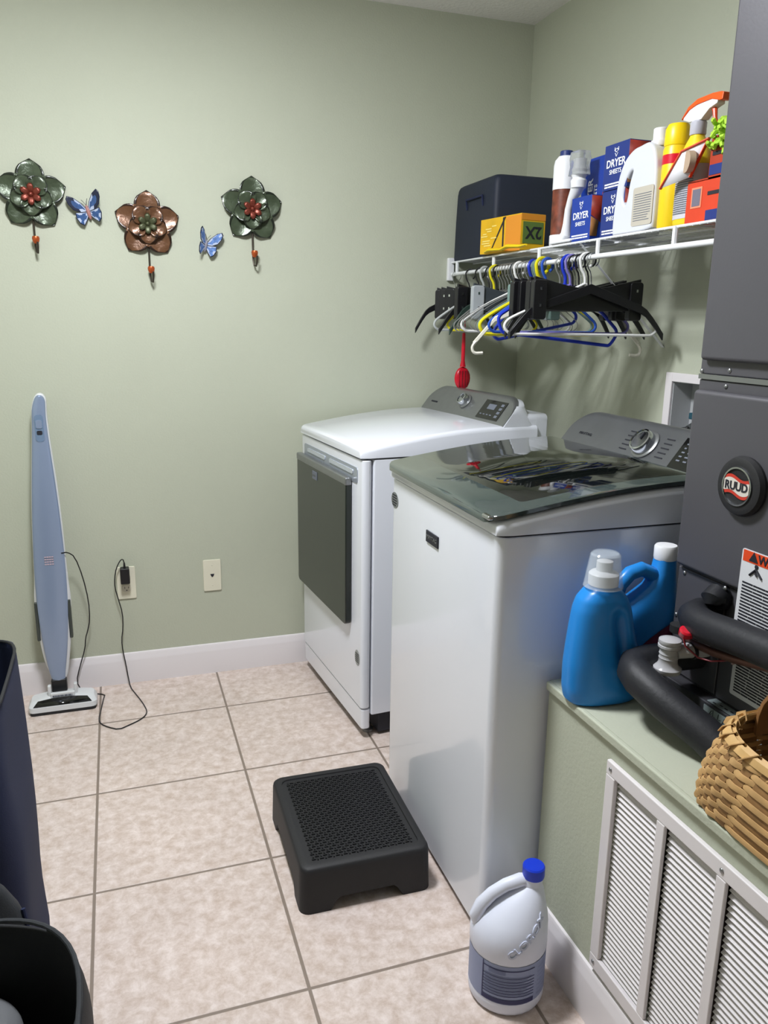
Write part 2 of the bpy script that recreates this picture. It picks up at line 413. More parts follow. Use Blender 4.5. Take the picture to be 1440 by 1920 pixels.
g = G(); g.box((0, 0, .0005), (.145, .078, .001), 0, fmat(.51, -.190, .5)); dp = obj('display', g, black_gl, D)
g = G(); mt = fmat(.51, -.190, .5, .0062)
g.box((-.01, .012, 0), (.05, .022, .0008), 0, mt)
for i in range(4): g.box((.052, .024 - i * .016, 0), (.018, .010, .0008), 0, mt)
for i in range(4): g.box((-.052 + i * .022, -.022, 0), (.012, .004, .0008), 0, mt)
obj('buttons', g, ink_g, dp, smooth=False)
g = G(); g.box((0, 0, 0), (.05, .006, .0006), 0, fmat(.51, .245, .4, .0052)); obj('lettering', g, ink, cp)
g = G(); vp = rrect(2 * hd - .02, .125, .02, 4, 0, 1.0475); g.prism([(p[0], p[1]) for p in vp], .60, .70, 'x'); obj('rear_housing', g, enamel, D, bevel=.006, seg=3)

# ------------------------------------------------------------------ step stool
ST = thing('step_stool', 'low black plastic step stool with a woven non-slip top, on the tiles before the washer', 'stool', (.203, .425, 0), math.radians(-1))
def taper(x, y, z): k = 1 + (.12 - z) * .16; return (x * k, y * k, z)
sw, sl = .335, .42
def per(off, k=1.0):
    base = rrect(sw + 2 * off, sl + 2 * off, .025 + off, 6); out = []
    for a_, b_ in zip(base, base[1:] + base[:1]):
        L = math.hypot(b_[0] - a_[0], b_[1] - a_[1]); n_ = max(1, int(L / .012))
        out += [(a_[0] + (b_[0] - a_[0]) * q / n_, a_[1] + (b_[1] - a_[1]) * q / n_) for q in range(n_)]
    return out
g = G(); secs = []
for x, y in per(0):
    dc = min(sw / 2 - abs(x) if abs(abs(y) - sl / 2) < .012 else 9, sl / 2 - abs(y) if abs(abs(x) - sw / 2) < .012 else 9)
    zb = 0.0 if dc < .075 else (.034 if dc < 1 and dc > .093 else (.034 * (dc - .075) / .018 if dc < 1 else 0))
    xi, yi = x * .965, y * .972
    secs.append([taper(x, y, zb), taper(x, y, .060), taper(x, y, .108), (x * .992, y * .994, .117), (x * .965, y * .972, .122), (x * .87, y * .895, .122), (x * .865, y * .890, .118), (xi * .9, yi * .9, .112), taper(xi, yi, .105), taper(xi, yi, zb)])
g.loft(secs, loop=True)
g.prism([(x * .89, y * .91) for x, y in rrect(sw, sl, .025, 4)], .112, .1185, 'z')
obj('frame', g, blackrub, ST, angle=50)
g = G(); nx, ny = 26, 36
for i in range(nx):
    for j in range(ny):
        x = (i + .5) / nx * .265 - .1325; y = (j + .5) / ny * .35 - .175
        if (i + j) % 2 == 0: g.box((x, y, .1193), (.0098, .0040, .0045))
        else: g.box((x, y, .1190), (.0038, .0090, .0045))
obj('grip_mat', g, blackpl, ST, smooth=False)

# ------------------------------------------------------------------ bleach jug
def ell(cx, cy, rx, ry, z, n=28, p=2.0, rot=0):
    out = []
    for k in range(n):
        a = 2 * PI * k / n; c, s_ = CO(a), S(a)
        x = math.copysign(abs(c) ** (2 / p), c) * rx; y = math.copysign(abs(s_) ** (2 / p), s_) * ry
        out.append((cx + x * CO(rot) - y * S(rot), cy + x * S(rot) + y * CO(rot), z))
    return out
BJ = thing('bleach_jug', 'white bleach jug with blue cap and moulded handle, on the floor beside the washer', 'jug', (.408, -.128, 0), math.radians(-12))
g = G()
bz = [(0, .070, 0), (.004, .077, 0), (.012, .081, 0), (.03, .082, 0), (.034, .081, 0), (.128, .081, 0), (.132, .0825, 0), (.165, .0825, 0), (.185, .080, .002), (.205, .071, .009), (.225, .058, .018), (.243, .044, .029), (.257, .031, .039), (.266, .022, .045), (.29, .021, .047)]
g.loft([ell(cx, 0, r, r * .97, z) for z, r, cx in bz])
jb = obj('jug_body', g, M('bleach_white_plastic', 'dfe3f2', .4), BJ)
g = G(); g.tube([(-.066, 0, .175), (-.072, 0, .197), (-.062, 0, .222), (-.040, 0, .246), (-.012, 0, .264), (.020, 0, .274), (.042, 0, .274)],
                [.013, .0155, .0145, .0135, .0135, .0145, .012], 12); obj('handle', g, M('handle_white_plastic', 'dfe3f2', .4), BJ)
g = G(); g.lathe([(.0225, .282), (.0235, .286), (.0235, .306), (.021, .309), (.0001, .310)], (.047, 0, 0), 28); obj('cap', g, M('blue_cap', '1238c8', .35), BJ)
g = G(); n = 40
g.loft([[(.0818 * CO(a), .0795 * S(a), z) for a in [2 * PI * k / n for k in range(n)]] for z in (.034, .128)], cap=False)
lb = obj('label', g, M('label_violet_grey', '8d97b8', .45), BJ)
def cyl(a0, a1, z0, z1, r, g, mi=0):
    g.grid(lambda u, v: (r * CO(a0 + (a1 - a0) * u), r * .972 * S(a0 + (a1 - a0) * u), z0 + (z1 - z0) * v), 14, 1, mi)
g = G(); A0, A1 = math.radians(218), math.radians(298)
for i, (zz, t) in enumerate([(.118, .0022), (.099, .0016), (.091, .0016), (.084, .0016), (.077, .0016), (.069, .0016), (.062, .0016), (.055, .0016)]):
    cyl(A0, A1, zz - t / 2, zz + t / 2, .0824, g)
cyl(A0, A1, .036, .047, .0824, g); cyl(A0 - .03, A0, .036, .128, .0824, g)
cyl(A0 + .15, A0 + .6, .107, .116, .0824, g, 1)
for i in range(7):
    cyl(A0 + .05, A1 - .1 - .1 * (i % 3), .1005 - i * .0073 + .001, .1005 - i * .0073 + .0022, .0823, g, 1)
    cyl(A1 + .12, A1 + .7 - .1 * (i % 3), .112 - i * .011, .1128 - i * .011, .0824, g, 1)
obj('label_print', g, [M('indigo_print', '2b2f5c', .5), M('grey_violet_print', '6f789a', .5)], lb)
def bendb(v): # wrap onto the shoulder
    a = math.radians(282) + v.x / .075; z = v.y; r, cx = .08, 0
    for (z0, r0, c0), (z1, r1, c1) in zip(bz, bz[1:]):
        if z0 <= z <= z1:
            k = (z - z0) / (z1 - z0); r = r0 + (r1 - r0) * k; cx = c0 + (c1 - c0) * k; break
    return Vector((cx + (r + .0008 + v.z) * CO(a), (r + .0008 + v.z) * .972 * S(a), z))
cu_m = M('embossed_white_plastic', 'c3c9dd', .35)
text('CLOROX', .027, cu_m, jb, (0, 0, 0), (0, 0, 0), depth=.0014, bend=lambda v: bendb(Vector((v.x * .62 - v.y * .5, .187 + v.y * .62 + v.x * .62, v.z))), name='embossed_lettering', bold=.035)

# ------------------------------------------------------------------ return air grille
RG = thing('return_air_grille', 'white louvred return air grille set in the low green plenum wall', 'vent', (XP, -.6, VZ0))
XG = XP - .010
def gx(g, y0, y1, z0, z1, d=.010): g.box((-.010 + d / 2, (y0 + y1) / 2 + .6, (z0 + z1) / 2 - VZ0), (d, abs(y1 - y0), z1 - z0))
g = G(); gx(g, -.985, -.248, .578, .607); gx(g, -.985, -.248, .139, .170); gx(g, -.276, -.248, .170, .578); gx(g, -.985, -.95, .17, .578)
mull = [-.412, -.559, -.706, -.853]
for y in mull: gx(g, y - .011, y + .011, .17, .578, .008)
obj('frame', g, trim_m, RG, bevel=.0025)
edges = [-.276] + mull + [-.95]
for i in range(5):
    y1 = edges[i] - (.011 if i else 0); y0 = edges[i + 1] + (.011 if i < 4 else 0)
    g = G(); z = .176
    while z < .576:
        c = (.004, (y0 + y1) / 2 + .6, z - VZ0)
        g.box((0, 0, 0), (.0135, y1 - y0, .0014), 0, Matrix.Translation(c) @ Matrix.Rotation(math.radians(-40), 4, 'Y'))
        z += .0115
    obj('louver_panel', g, trim_m, RG, smooth=False)
for y, z in ((-.262, .592), (-.559, .592), (-.262, .155), (-.559, .155)):
    g = G(); sph(g, (-.0105, y + .6, z - VZ0), .0045, 10, sx=.5); obj('screw', g, steel, RG)

# ------------------------------------------------------------------ air handler
AX, AY = .78, -.095
AH = thing('air_handler', 'tall dark grey air handler cabinet standing on the green plenum', 'air handler', (AX, AY, ZP))
def ab(g, x0, x1, y0, y1, z0, z1, mi=0): g.box(((x0 + x1) / 2 - AX, (y0 + y1) / 2 - AY, (z0 + z1) / 2 - ZP), (x1 - x0, y1 - y0, z1 - z0), mi)
YN = -.64
g = G(); ab(g, AX, XR - .02, YN, AY, 1.325, ZC - .002); obj('upper_cabinet', g, ac_m, AH, bevel=.003)
g = G(); ab(g, AX - .016, AX, YN + .01, AY - .012, 1.352, ZC - .01); obj('upper_panel', g, ac_m, AH, bevel=.014, seg=4)
g = G(); ab(g, AX - .003, XR - .02, YN, AY, 1.315, 1.3245); obj('joint_flange', g, steel, AH)
g = G(); ab(g, AX, XR - .02, YN, AY, ZP, 1.3145); obj('lower_cabinet', g, ac_m, AH, bevel=.003)
g = G(); ab(g, AX - .018, AX, YN + .01, AY - .006, .935, 1.295); fp = obj('lower_panel', g, ac_m, AH, bevel=.014, seg=4)
g = G(); ab(g, AX - .006, AX, YN + .01, -.245, .70, .928); obj('coil_panel', g, ac_m, AH, bevel=.003)
g = G(); ab(g, AX - .004, AX, -.238, AY - .004, .70, .928); obj('pipe_panel', g, ac_m, AH, bevel=.002)
g = G(); ab(g, AX - .030, AX, YN, AY - .01, .662, .694); dp = obj('drain_pan_lip', g, ac_d, AH, bevel=.003)
g = G(); g.box((-.0312, -.26, .018), (.001, .22, .020)); g.box((-.014, -.26, .0347), (.022, .22, .001)); stp = obj('sticker_strip', g, M('grey_sticker_strip', '8a9698', .5), AH)
g = G(); r5 = random.Random(8)
for i in range(16):
    y = -.165 - i * .0125; g.tube([(-.0322, y, .010 + r5.random() * .004), (-.0322, y - r5.uniform(-.004, .008), .024 + r5.random() * .003)], .0007, 5)
    g.tube([(-.0322, y - .003, .014), (-.0322, y - .009, .014 + r5.uniform(-.004, .008))], .0006, 5)
for i in range(14): g.box((-.014 + r5.uniform(-.006, .006), -.165 - i * .014, .0354), (.003, .008, .0004))
obj('handwriting', g, ink, stp)
# badge
bm_ = Matrix.Translation((-.018, -.170, 1.132 - ZP)) @ Matrix.Rotation(-PI / 2, 4, 'Y')
g = G(); g.lathe([(.055, 0), (.056, .006), (.052, .014), (.042, .017), (.036, .016)], seg=40, mat=bm_); bd = obj('round_badge', g, blackrub, AH)
g = G(); g.lathe([(.036, .0155), (.036, .019), (.033, .019), (.033, .0155)], seg=40, mat=bm_); obj('chrome_ring', g, chrome, bd)
xs = -.0362
def bpt(u, v): return (xs, -.170 - u, 1.132 - ZP + v)
g = G(); n = 16
up = [bpt(-.030 + .060 * i / n, .0125 + .004 * S(i / n * 2 * PI)) for i in range(n + 1)]
dn = [bpt(-.030 + .060 * i / n, -.0135 + .004 * S(i / n * 2 * PI)) for i in range(n + 1)]
def band(g, lo, hi, w0, mi):
    vs = []; fs = []
    for i in range(n + 1):
        u = -.031 + .062 * i / n
        wv = .004 * S(i / n * 2 * PI)
        lim = math.sqrt(max(0, .0325 ** 2 - u * u))
        a, b = max(-lim, lo + wv), min(lim, hi + wv)
        if b < a: b = a
        vs += [(xs + w0, -.170 - u, 1.132 - ZP + a), (xs + w0, -.170 - u, 1.132 - ZP + b)]
    fs = [(2 * i, 2 * i + 1, 2 * i + 3, 2 * i + 2) for i in range(n)]
    g.add(vs, fs, mi)
band(g, -.0175, .0175, 0, 0); band(g, -.0115, .0115, -.0004, 1)
obj('emblem', g, [M('emblem_red', 'c0392b', .4), M('emblem_cream', 'cfc9c0', .4)], bd)
text('RUUD', .0215, ink, bd, (xs - .0008, -.170, 1.132 - ZP), FACE_MX, bold=.03, sx=.95)
# warning labels
def label_sheet(y1, y0, z0, z1, warn):
    g = G(); g.prism(rrect(y1 - y0, z1 - z0, .004, 3, (y1 + y0) / 2 - AY, (z0 + z1) / 2 - ZP), -.0075, -.006, 'x')
    s = obj('warning_label' if warn else 'instruction_label', g, paper, AH)
    mt = Matrix.Translation((-.0075, (y1 + y0) / 2 - AY, (z0 + z1) / 2 - ZP)) @ Matrix.Rotation(-PI / 2, 4, 'Z') @ Matrix.Rotation(PI / 2, 4, 'X')
    w, h = y1 - y0, z1 - z0
    g = G()
    if warn:
        lines(g, w * .9, h * .62, 17, .0030, rnd, 0, -h * .16, mat=mt)
    else:
        lines(g, w * .9, h * .85, 16, .0032, rnd, 0, 0, mat=mt)
    obj('fine_print', g, ink, s, smooth=False)
    if warn:
        g = G(); g.box((0, h * .44, .0003), (w * .96, h * .1, .0006), 0, mt); ob = obj('orange_band', g, orange, s)
        text('WARNING', .020, ink, ob, tuple(mt @ Vector((.008, h * .44, .0012))), FACE_MX, bold=.02)
        g = G(); mt2 = mt @ Matrix.Translation((-w * .5 + .04, h * .285, .0008))
        sph(g, (0, .010, 0), .0045, 10, sz=.2, mat=mt2)
        for a in ((0, .005, -.014, -.010), (0, .005, .015, -.009), (0, .004, .004, -.006), (-.006, -.002, .006, -.008), (-.018, -.010, .020, -.010)):
            g.tube([(a[0], a[1], 0), (a[2], a[3], 0)], .0018, 6, mat=mt2)
        obj('warning_pictogram', g, ink, s)
label_sheet(-.281, -.46, .726, .835, False)
label_y1, label_y0 = -.282, -.46
def tall_label():
    g = G(); y1, y0, z0, z1 = label_y1, label_y0, .845, 1.02
    g.prism(rrect(y1 - y0, z1 - z0, .004, 3, (y1 + y0) / 2 - AY, (z0 + z1) / 2 - ZP), -.0195, -.0175, 'x')
    s = obj('warning_label', g, paper, AH)
    mt = Matrix.Translation((-.0195, (y1 + y0) / 2 - AY, (z0 + z1) / 2 - ZP)) @ Matrix.Rotation(-PI / 2, 4, 'Z') @ Matrix.Rotation(PI / 2, 4, 'X')
    w, h = y1 - y0, z1 - z0
    g = G(); lines(g, w * .9, h * .64, 18, .0030, rnd, 0, -h * .16, mat=mt); obj('fine_print', g, ink, s, smooth=False)
    g = G(); g.box((0, h * .43, .0003), (w * .96, h * .12, .0006), 0, mt); ob = obj('orange_band', g, orange, s)
    p = mt @ Vector((-.006, h * .43, .0012))
    text('\u25B2WARNING', .022, ink, ob, tuple(p), FACE_MX, bold=.02)
    g = G(); mt2 = mt @ Matrix.Translation((-w * .5 + .038, h * .285, .0008))
    sph(g, (0, .011, 0), .0045, 10, sz=.2, mat=mt2)
    for a in ((0, .006, -.014, -.008), (0, .006, .015, -.008), (-.002, .0, .004, -.006)):
        g.tube([(a[0], a[1], 0), (a[2], a[3], 0)], .0022, 6, mat=mt2)
    obj('warning_pictogram', g, ink, s)
tall_label()
g = G()
for y, z, x in ((-.175, 1.335, 0), (-.170, 1.305, 0), (-.118, .918, -.004), (-.25, .93, -.019), (-.10, 1.33, 0), (-.106, .822, -.004)):
    g = G(); sph(g, (x, y - AY, z - ZP), .0048, 10, sx=.7); obj('screw', g, steel, AH)

# refrigerant lines, drain fitting
tag(obj('insulated_pipe', G().tube([(.774, -.215, .868), (.745, -.212, .868), (.722, -.222, .866), (.708, -.245, .866), (.703, -.28, .869), (.700, -.38, .880), (.698, -.60, .898), (.698, -.9, .915), (.698, -1.15, .93)], [.027, .030, .032, .032, .031, .031, .031, .031, .031], 20), foam),
    'black foam-insulated pipe leaving the cabinet high, running over the brown copper line', 'pipe')
tag(obj('insulated_pipe', G().tube([(.772, -.185, .765), (.72, -.180, .765), (.655, -.178, .765), (.622, -.186, .763), (.605, -.207, .760), (.598, -.235, .757), (.612, -.30, .735), (.640, -.37, .708), (.655, -.425, .685), (.660, -.452, .662)], [.029, .030, .031, .032, .033, .034, .034, .034, .034, .033], 20), foam),
    'thick black foam-insulated pipe bending low in front of the blue bottles', 'pipe')
tag(obj('copper_line', G().tube([(.776, -.200, .800), (.745, -.200, .803), (.722, -.208, .812), (.712, -.235, .818), (.705, -.30, .826), (.700, -.36, .838), (.700, -.44, .856), (.70, -.60, .87), (.70, -.9, .88)], .0075, 12), copper),
    'thin brown copper line running from the grey cabinet towards the basket', 'pipe')
tag(obj('pipe_end_cap', G().tube([(.775, -.235, .905), (.755, -.235, .908), (.745, -.237, .905), (.742, -.240, .895)], [.024, .026, .022, .012], 14), foam),
    'ragged black foam collar where the upper pipe enters the grey cabinet', 'foam collar')
DF = thing('drain_trap', 'clear plastic condensate trap with a red float switch cap and wires', 'drain fitting', (.664, -.229, .768)); DF.scale = (.95, .95, .74)
g = G(); g.lathe([(.0001, -.008), (.026, -.008), (.028, -.002), (.028, .004), (.023, .009), (.019, .018), (.0185, .030), (.0195, .032), (.0185, .034), (.0185, .042), (.0195, .044), (.0185, .046), (.0185, .058), (.023, .062), (.023, .068), (.021, .070), (.023, .074), (.022, .082), (.014, .086), (.0001, .087)], seg=24)
M_fit = M('cloudy_fitting_plastic', 'b9b9bc', .2, trans=.1, ior=1.3)
obj('trap_body', g, M_fit, DF)
g = G(); g.tube([(.01, -.008, .045), (.035, -.010, .05), (.055, -.012, .05), (.078, -.012, .05)], [.014, .019, .0215, .021], 18); obj('side_elbow', g, M_fit, DF)
g = G(); g.tube([(.040, -.0115, .05), (.046, -.0115, .05)], .0225, 18); obj('rubber_ring', g, blackrub, DF)
g = G(); g.lathe([(.013, .0), (.015, .003), (.015, .022), (.011, .026), (.0001, .026)], (.008, -.008, 0), 16, mat=Matrix.Translation((.0, -.014, .122)) @ Matrix.Rotation(.5, 4, 'X') @ Matrix.Rotation(-.3, 4, 'Y')); obj('float_switch_cap', g, red_pl, DF, loc=(.014, .004, -.020))
g = G(); g.lathe([(.019, .0), (.019, .02)], (.050, .036, .078), 16); obj('switch_collar', g, blackrub, DF)
g = G(); g.tube([(.034, .0, .108), (.024, -.006, .094), (.022, -.020, .070), (.034, -.045, .050), (.044, -.07, .052), (.050, -.095, .066), (.052, -.115, .080)], .0022, 8); obj('wire', g, M('dark_red_wire', '7a2a30', .4), DF)
g = G(); g.box((.052, -.118, .080), (.006, .004, .022)); obj('wire_connector', g, M('pale_connector', 'a98f92', .4), DF, bevel=.001)

# ------------------------------------------------------------------ blue detergent bottles
B1 = thing('detergent_bottle', 'blue detergent bottle with clear dosing cap, nearest the plenum corner', 'bottle', (.598, -.112, ZP), math.radians(-4), 'blue detergent bottles')
g = G()
sec = [(0, .070, .038, 0), (.006, .078, .044, 0), (.03, .083, .047, 0), (.08, .083, .047, -.001), (.12, .075, .045, -.006), (.16, .067, .043, -.010), (.20, .060, .041, -.012), (.222, .052, .038, -.013), (.238, .038, .033, -.013), (.246, .027, .027, -.013), (.262, .024, .024, -.013)]
g.loft([ell(q[2], 0, q[0], q[1], z, 88, 2.6) for z, q in [(z0 + (z1 - z0) * k / 3, [a + (b - a) * k / 3 for a, b in zip(q0, q1)]) for (z0, *q0), (z1, *q1) in zip(sec, sec[1:]) for k in range(3)] + [(sec[-1][0], list(sec[-1][1:]))]])
for f_ in range(len(g.v)):
    x, y, z = g.v[f_]
    if .02 < z < .21 and y < 0:   # pinched grip groove running down the front face
        k = math.exp(-((x - .004 - (.21 - z) * .20) / .013) ** 2) * min(1, (z - .02) / .05) * min(1, (.21 - z) / .03)
        g.v[f_] = (x, y + .020 * k, z)
b1b = obj('bottle_body', g, blue_pl, B1, sub=1)
g = G(); g.lathe([(.030, .250), (.030, .272), (.026, .276), (.022, .277), (.016, .279), (.016, .298), (.010, .300), (.0001, .300)], (-.013, 0, 0), 24); obj('pour_spout', g, white_pl, B1)
g = G(); g.lathe([(.040, .246), (.030, .312), (.026, .316), (.0001, .3165), (.0001, .3145), (.0255, .314), (.0285, .311), (.0385, .246)], (-.013, 0, 0), 32); obj('dosing_cap', g, M('clear_cap', 'dfe8f0', .06, alpha=.22, coat=.5), B1)
B2 = thing('detergent_bottle', 'blue detergent jug with arched handle and white screw cap, partly behind the grey cabinet', 'bottle', (.725, -.055, ZP), 0, 'blue detergent bottles')
g = G()
sec = [(0, .082, .036, 0), (.006, .088, .040, 0), (.10, .088, .040, 0), (.15, .084, .039, .003), (.175, .072, .036, .012), (.195, .055, .030, .026), (.215, .038, .026, .040), (.24, .026, .024, .048), (.275, .0215, .0215, .050)]
g.loft([ell(cx, 0, rx, ry, z, 32, 2.6) for z, rx, ry, cx in sec]); obj('jug_body', g, blue_pl, B2)
g = G(); g.tube([(-.066, 0, .155), (-.070, 0, .19), (-.060, 0, .222), (-.036, 0, .245), (-.008, 0, .252), (.018, 0, .240), (.036, 0, .215)], [.019, .018, .0165, .016, .016, .0165, .018], 14); obj('handle', g, blue_pl, B2)
g = G(); g.lathe([(.0235, .27), (.0245, .274), (.0245, .297), (.022, .301), (.0001, .302)], (.050, 0, 0), 28); obj('screw_cap', g, white_pl, B2)
g = G(); g.grid(lambda u, v: (-.07 + .135 * u, -.0408 - .0 * u, .02 + (.125 * math.sqrt(max(0.02, u))) * v), 14, 6); lb = obj('label', g, M('magenta_label', '5a1a3a', .5, noise=.5, nscale=60), B2)

# ------------------------------------------------------------------ woven basket
BK = thing('woven_basket', 'tan woven splint basket with bent wood handle on the plenum edge', 'basket', (.645, -.622, ZP))
tanm = M('ash_splint', 'c09a66', .6, noise=.22, nscale=18, bump=.1, bscale=150)
tand = M('dark_splint', '8d6a42', .65, noise=.2, nscale=30)
def bsec(t):  # half sizes at height fraction
    k = 1 - .03 * t; bul = .012 * S(PI * t)
    return (.115 + bul * .6 - .008 * t, .165 + bul * .6 - .016 * t)
def bpos(a, t, off=0):
    hx, hy = bsec(t); p = 5.5 - 3.0 * t; c, s_ = CO(a), S(a)
    x = math.copysign(abs(c) ** (2 / p), c) * (hx + off); y = math.copysign(abs(s_) ** (2 / p), s_) * (hy + off)
    return Vector((x, y, .004 + .138 * t))
NU, NR = 44, 13
g = G()
for r in range(NR):
    t = (r + .5) / NR; hh = .5 / NR * .88
    N2 = NU * 4; secs = []
    for k in range(N2):
        a = 2 * PI * k / N2
        w = CO(PI * (k / 4.0) + (PI if r % 2 else 0)) * .0030
        secs.append([bpos(a, t - hh, w - .0006), bpos(a, t + hh, w - .0006), bpos(a, t + hh, w + .0012), bpos(a, t, w + .0022), bpos(a, t - hh, w + .0012)])
    g.loft([[tuple(p) for p in s_] for s_ in secs], loop=True)
obj('woven_wall', g, tanm, BK)
g = G()
for k in range(NU):
    a = 2 * PI * k / NU
    da = .32 / NU * 2 * PI
    g.loft([[tuple(bpos(a - da, t, -.001)), tuple(bpos(a + da, t, -.001)), tuple(bpos(a + da, t, .0008)), tuple(bpos(a - da, t, .0008))] for t in [i / 8 for i in range(9)]])
obj('upright_stakes', g, tand, BK)
g = G(); g.loft([[tuple(bpos(2 * PI * k / 48, 0.01, -.004)) for k in range(48)], [tuple(bpos(2 * PI * k / 48, 0.03, -.004)) for k in range(48)]]); obj('basket_base', g, tand, BK)
g = G()
for off in (.003, -.004):
    secs = []
    for k in range(96):
        a = 2 * PI * k / 96
        secs.append([tuple(bpos(a, .92, off - .0025)), tuple(bpos(a, 1.0, off - .0025)), tuple(bpos(a, 1.02, off)), tuple(bpos(a, 1.0, off + .003)), tuple(bpos(a, .92, off + .003))])
    g.loft(secs, loop=True)
rim = obj('rim', g, M('rim_splint', 'c9a46c', .55, noise=.15, nscale=25), BK)
g = G()
for k in range(26):
    a = 2 * PI * k / 26; a2 = a + .13
    g.tube([bpos(a, .89, .0075), bpos(a + .04, .97, .0085), bpos(a + .07, 1.035, 0), bpos(a + .10, .97, -.0085), bpos(a + .13, .90, -.0075)], .0052, 6, flat=.25)
obj('rim_lashing', g, tanm, rim)
g = G(); pts = []
for i in range(19):
    t = i / 18; a = PI * t; pts.append((.005, .142 * CO(a), .11 + .125 * (max(0, S(a)) ** .7)))
secs = [[(x - .013, y, z), (x + .013, y, z), (x + .013, y * .96, z - .004), (x - .013, y * .96, z - .004)] for x, y, z in pts]
g.loft(secs); obj('handle', g, M('bent_wood_handle', '9b6f44', .5, noise=.15, nscale=20), BK, bevel=.001)
tag(obj('threaded_rod', G().tube([(.655, -.565, .70), (.657, -.562, .83)], .0075, 12), steel), 'grey threaded metal rod standing in the woven basket', 'rod')
g = G(); g.tube([(.63, -.60, .675), (.625, -.62, .74), (.64, -.63, .775)], .007, 10); g.tube([(.66, -.60, .675), (.67, -.63, .73), (.68, -.64, .77)], .006, 10)
tag(obj('wooden_sticks', g, M('pale_wood', 'cdb58c', .5)), 'pale wooden sticks lying inside the woven basket', 'sticks')

# ------------------------------------------------------------------ hampers at left
def soft_bag(name, secs, m, root, th=.006, wr=.006, seed=1, sub=1, wf=9):
    r = random.Random(seed); g = G(); out = []
    ph = [r.uniform(0, 6.28) for _ in range(6)]
    for i, (z, cx, cy, rx, ry, p, tilt) in enumerate(secs):
        ring = ell(cx, cy, rx, ry, z, 40, p)
        q = []
        for k, (x, y, zz) in enumerate(ring):
            a = 2 * PI * k / 40
            w = wr * (S(3 * a + ph[0] + z * wf) + .6 * S(5 * a + ph[1] - z * wf * 1.4) + .5 * S(8 * a + ph[2] + z * 21))
            dx, dy = x - cx, y - cy; L = max(1e-6, math.hypot(dx, dy))
            q.append((x + dx / L * w, y + dy / L * w, zz + tilt * (y - cy) + (wr * .5 * S(2 * a + ph[3]) if i else 0)))
        out.append(q)
    g.loft(out, cap=False); n = len(g.v) - 40
    g.add([out[0][k] for k in range(40)], [tuple(range(40))])
    return obj(name, g, m, root, solid=th, sub=sub, angle=60)
HM = thing('laundry_hamper', 'tall navy fabric laundry hamper with open top at the left edge', 'hamper', (-.79, .265, 0))
soft_bag('fabric_body', [(0.0, .012, -.03, .225, .17, 6, 0), (.02, .012, -.03, .232, .175, 6, 0), (.12, .0, -.015, .232, .19, 6, 0), (.25, .0, -.005, .235, .20, 6, 0), (.40, .0, .005, .238, .215, 6, 0), (.52, -.002, .012, .232, .215, 6, 0), (.64, .004, .015, .222, .213, 6, 0), (.690, .008, .018, .214, .212, 6, 0)], navy, HM, wr=.0045, seed=2)
g = G(); ring = ell(.008, .018, .2145, .2125, .690, 40, 6); g.tube(ring, .0035, 8, loop=True); obj('rim_binding', g, black_f, HM)
TB = thing('storage_tote', 'black fabric tote with a wide open rim, bottom left on the floor', 'bag', (-.603, -.345, 0))
soft_bag('fabric_body', [(0.0, .0, .0, .165, .19, 4, 0), (.02, .0, .0, .175, .20, 4, 0), (.15, .0, .0, .182, .205, 3.4, 0), (.30, .0, -.0, .185, .205, 3, 0), (.38, .0, .0, .183, .205, 2.6, 0.04), (.43, -.004, .0, .180, .203, 2.5, .06)], black_f, TB, wr=.004, seed=5)
ring = [(x, y, .43 + .06 * y) for x, y, z in ell(-.004, 0, .181, .204, 0, 48, 2.5)]
g = G(); g.tube(ring, .004, 8, loop=True); obj('rim_binding', g, char_f, TB)
g = G(); g.tube([(.175, -.02, .425), (.155, -.06, .39), (.13, -.10, .36), (.10, -.11, .35), (.07, -.10, .37), (.05, -.07, .40)], .003, 6); obj('seam_tape', g, char_f, TB)
g = G(); g.tube([(-.12, .17, .43), (-.02, .10, .33), (.04, .02, .25), (.08, -.06, .2)], .003, 6); obj('inner_seam', g, char_f, TB)
CB = thing('fabric_bag', 'charcoal fabric bag slumped between the navy hamper and the black tote', 'bag', (-.640, -.045, 0))
soft_bag('fabric_body', [(0.0, .0, .0, .115, .05, 3, 0), (.02, .0, .0, .125, .055, 3, 0), (.2, .0, .0, .128, .05, 3, 0), (.34, -.0, .0, .118, .042, 2.6, 0), (.43, -.016, .0, .095, .03, 2.2, 0), (.475, -.035, .0, .07, .012, 2, 0)], char_f, CB, wr=.004, seed=9)
g = G(); g.tube([(.105, -.0, .38), (.118, -.02, .30), (.12, -.03, .2)], .004, 8); obj('strap', g, navy, CB)
g = G(); sph(g, (0, 0, .0), .095, 24, sz=.6)
gb = obj('folded_cloth', g, grey_f, loc=(-.615, -.235, .29), sub=1); tag(gb, 'rounded grey cloth bundle lying inside the black tote', 'cloth')

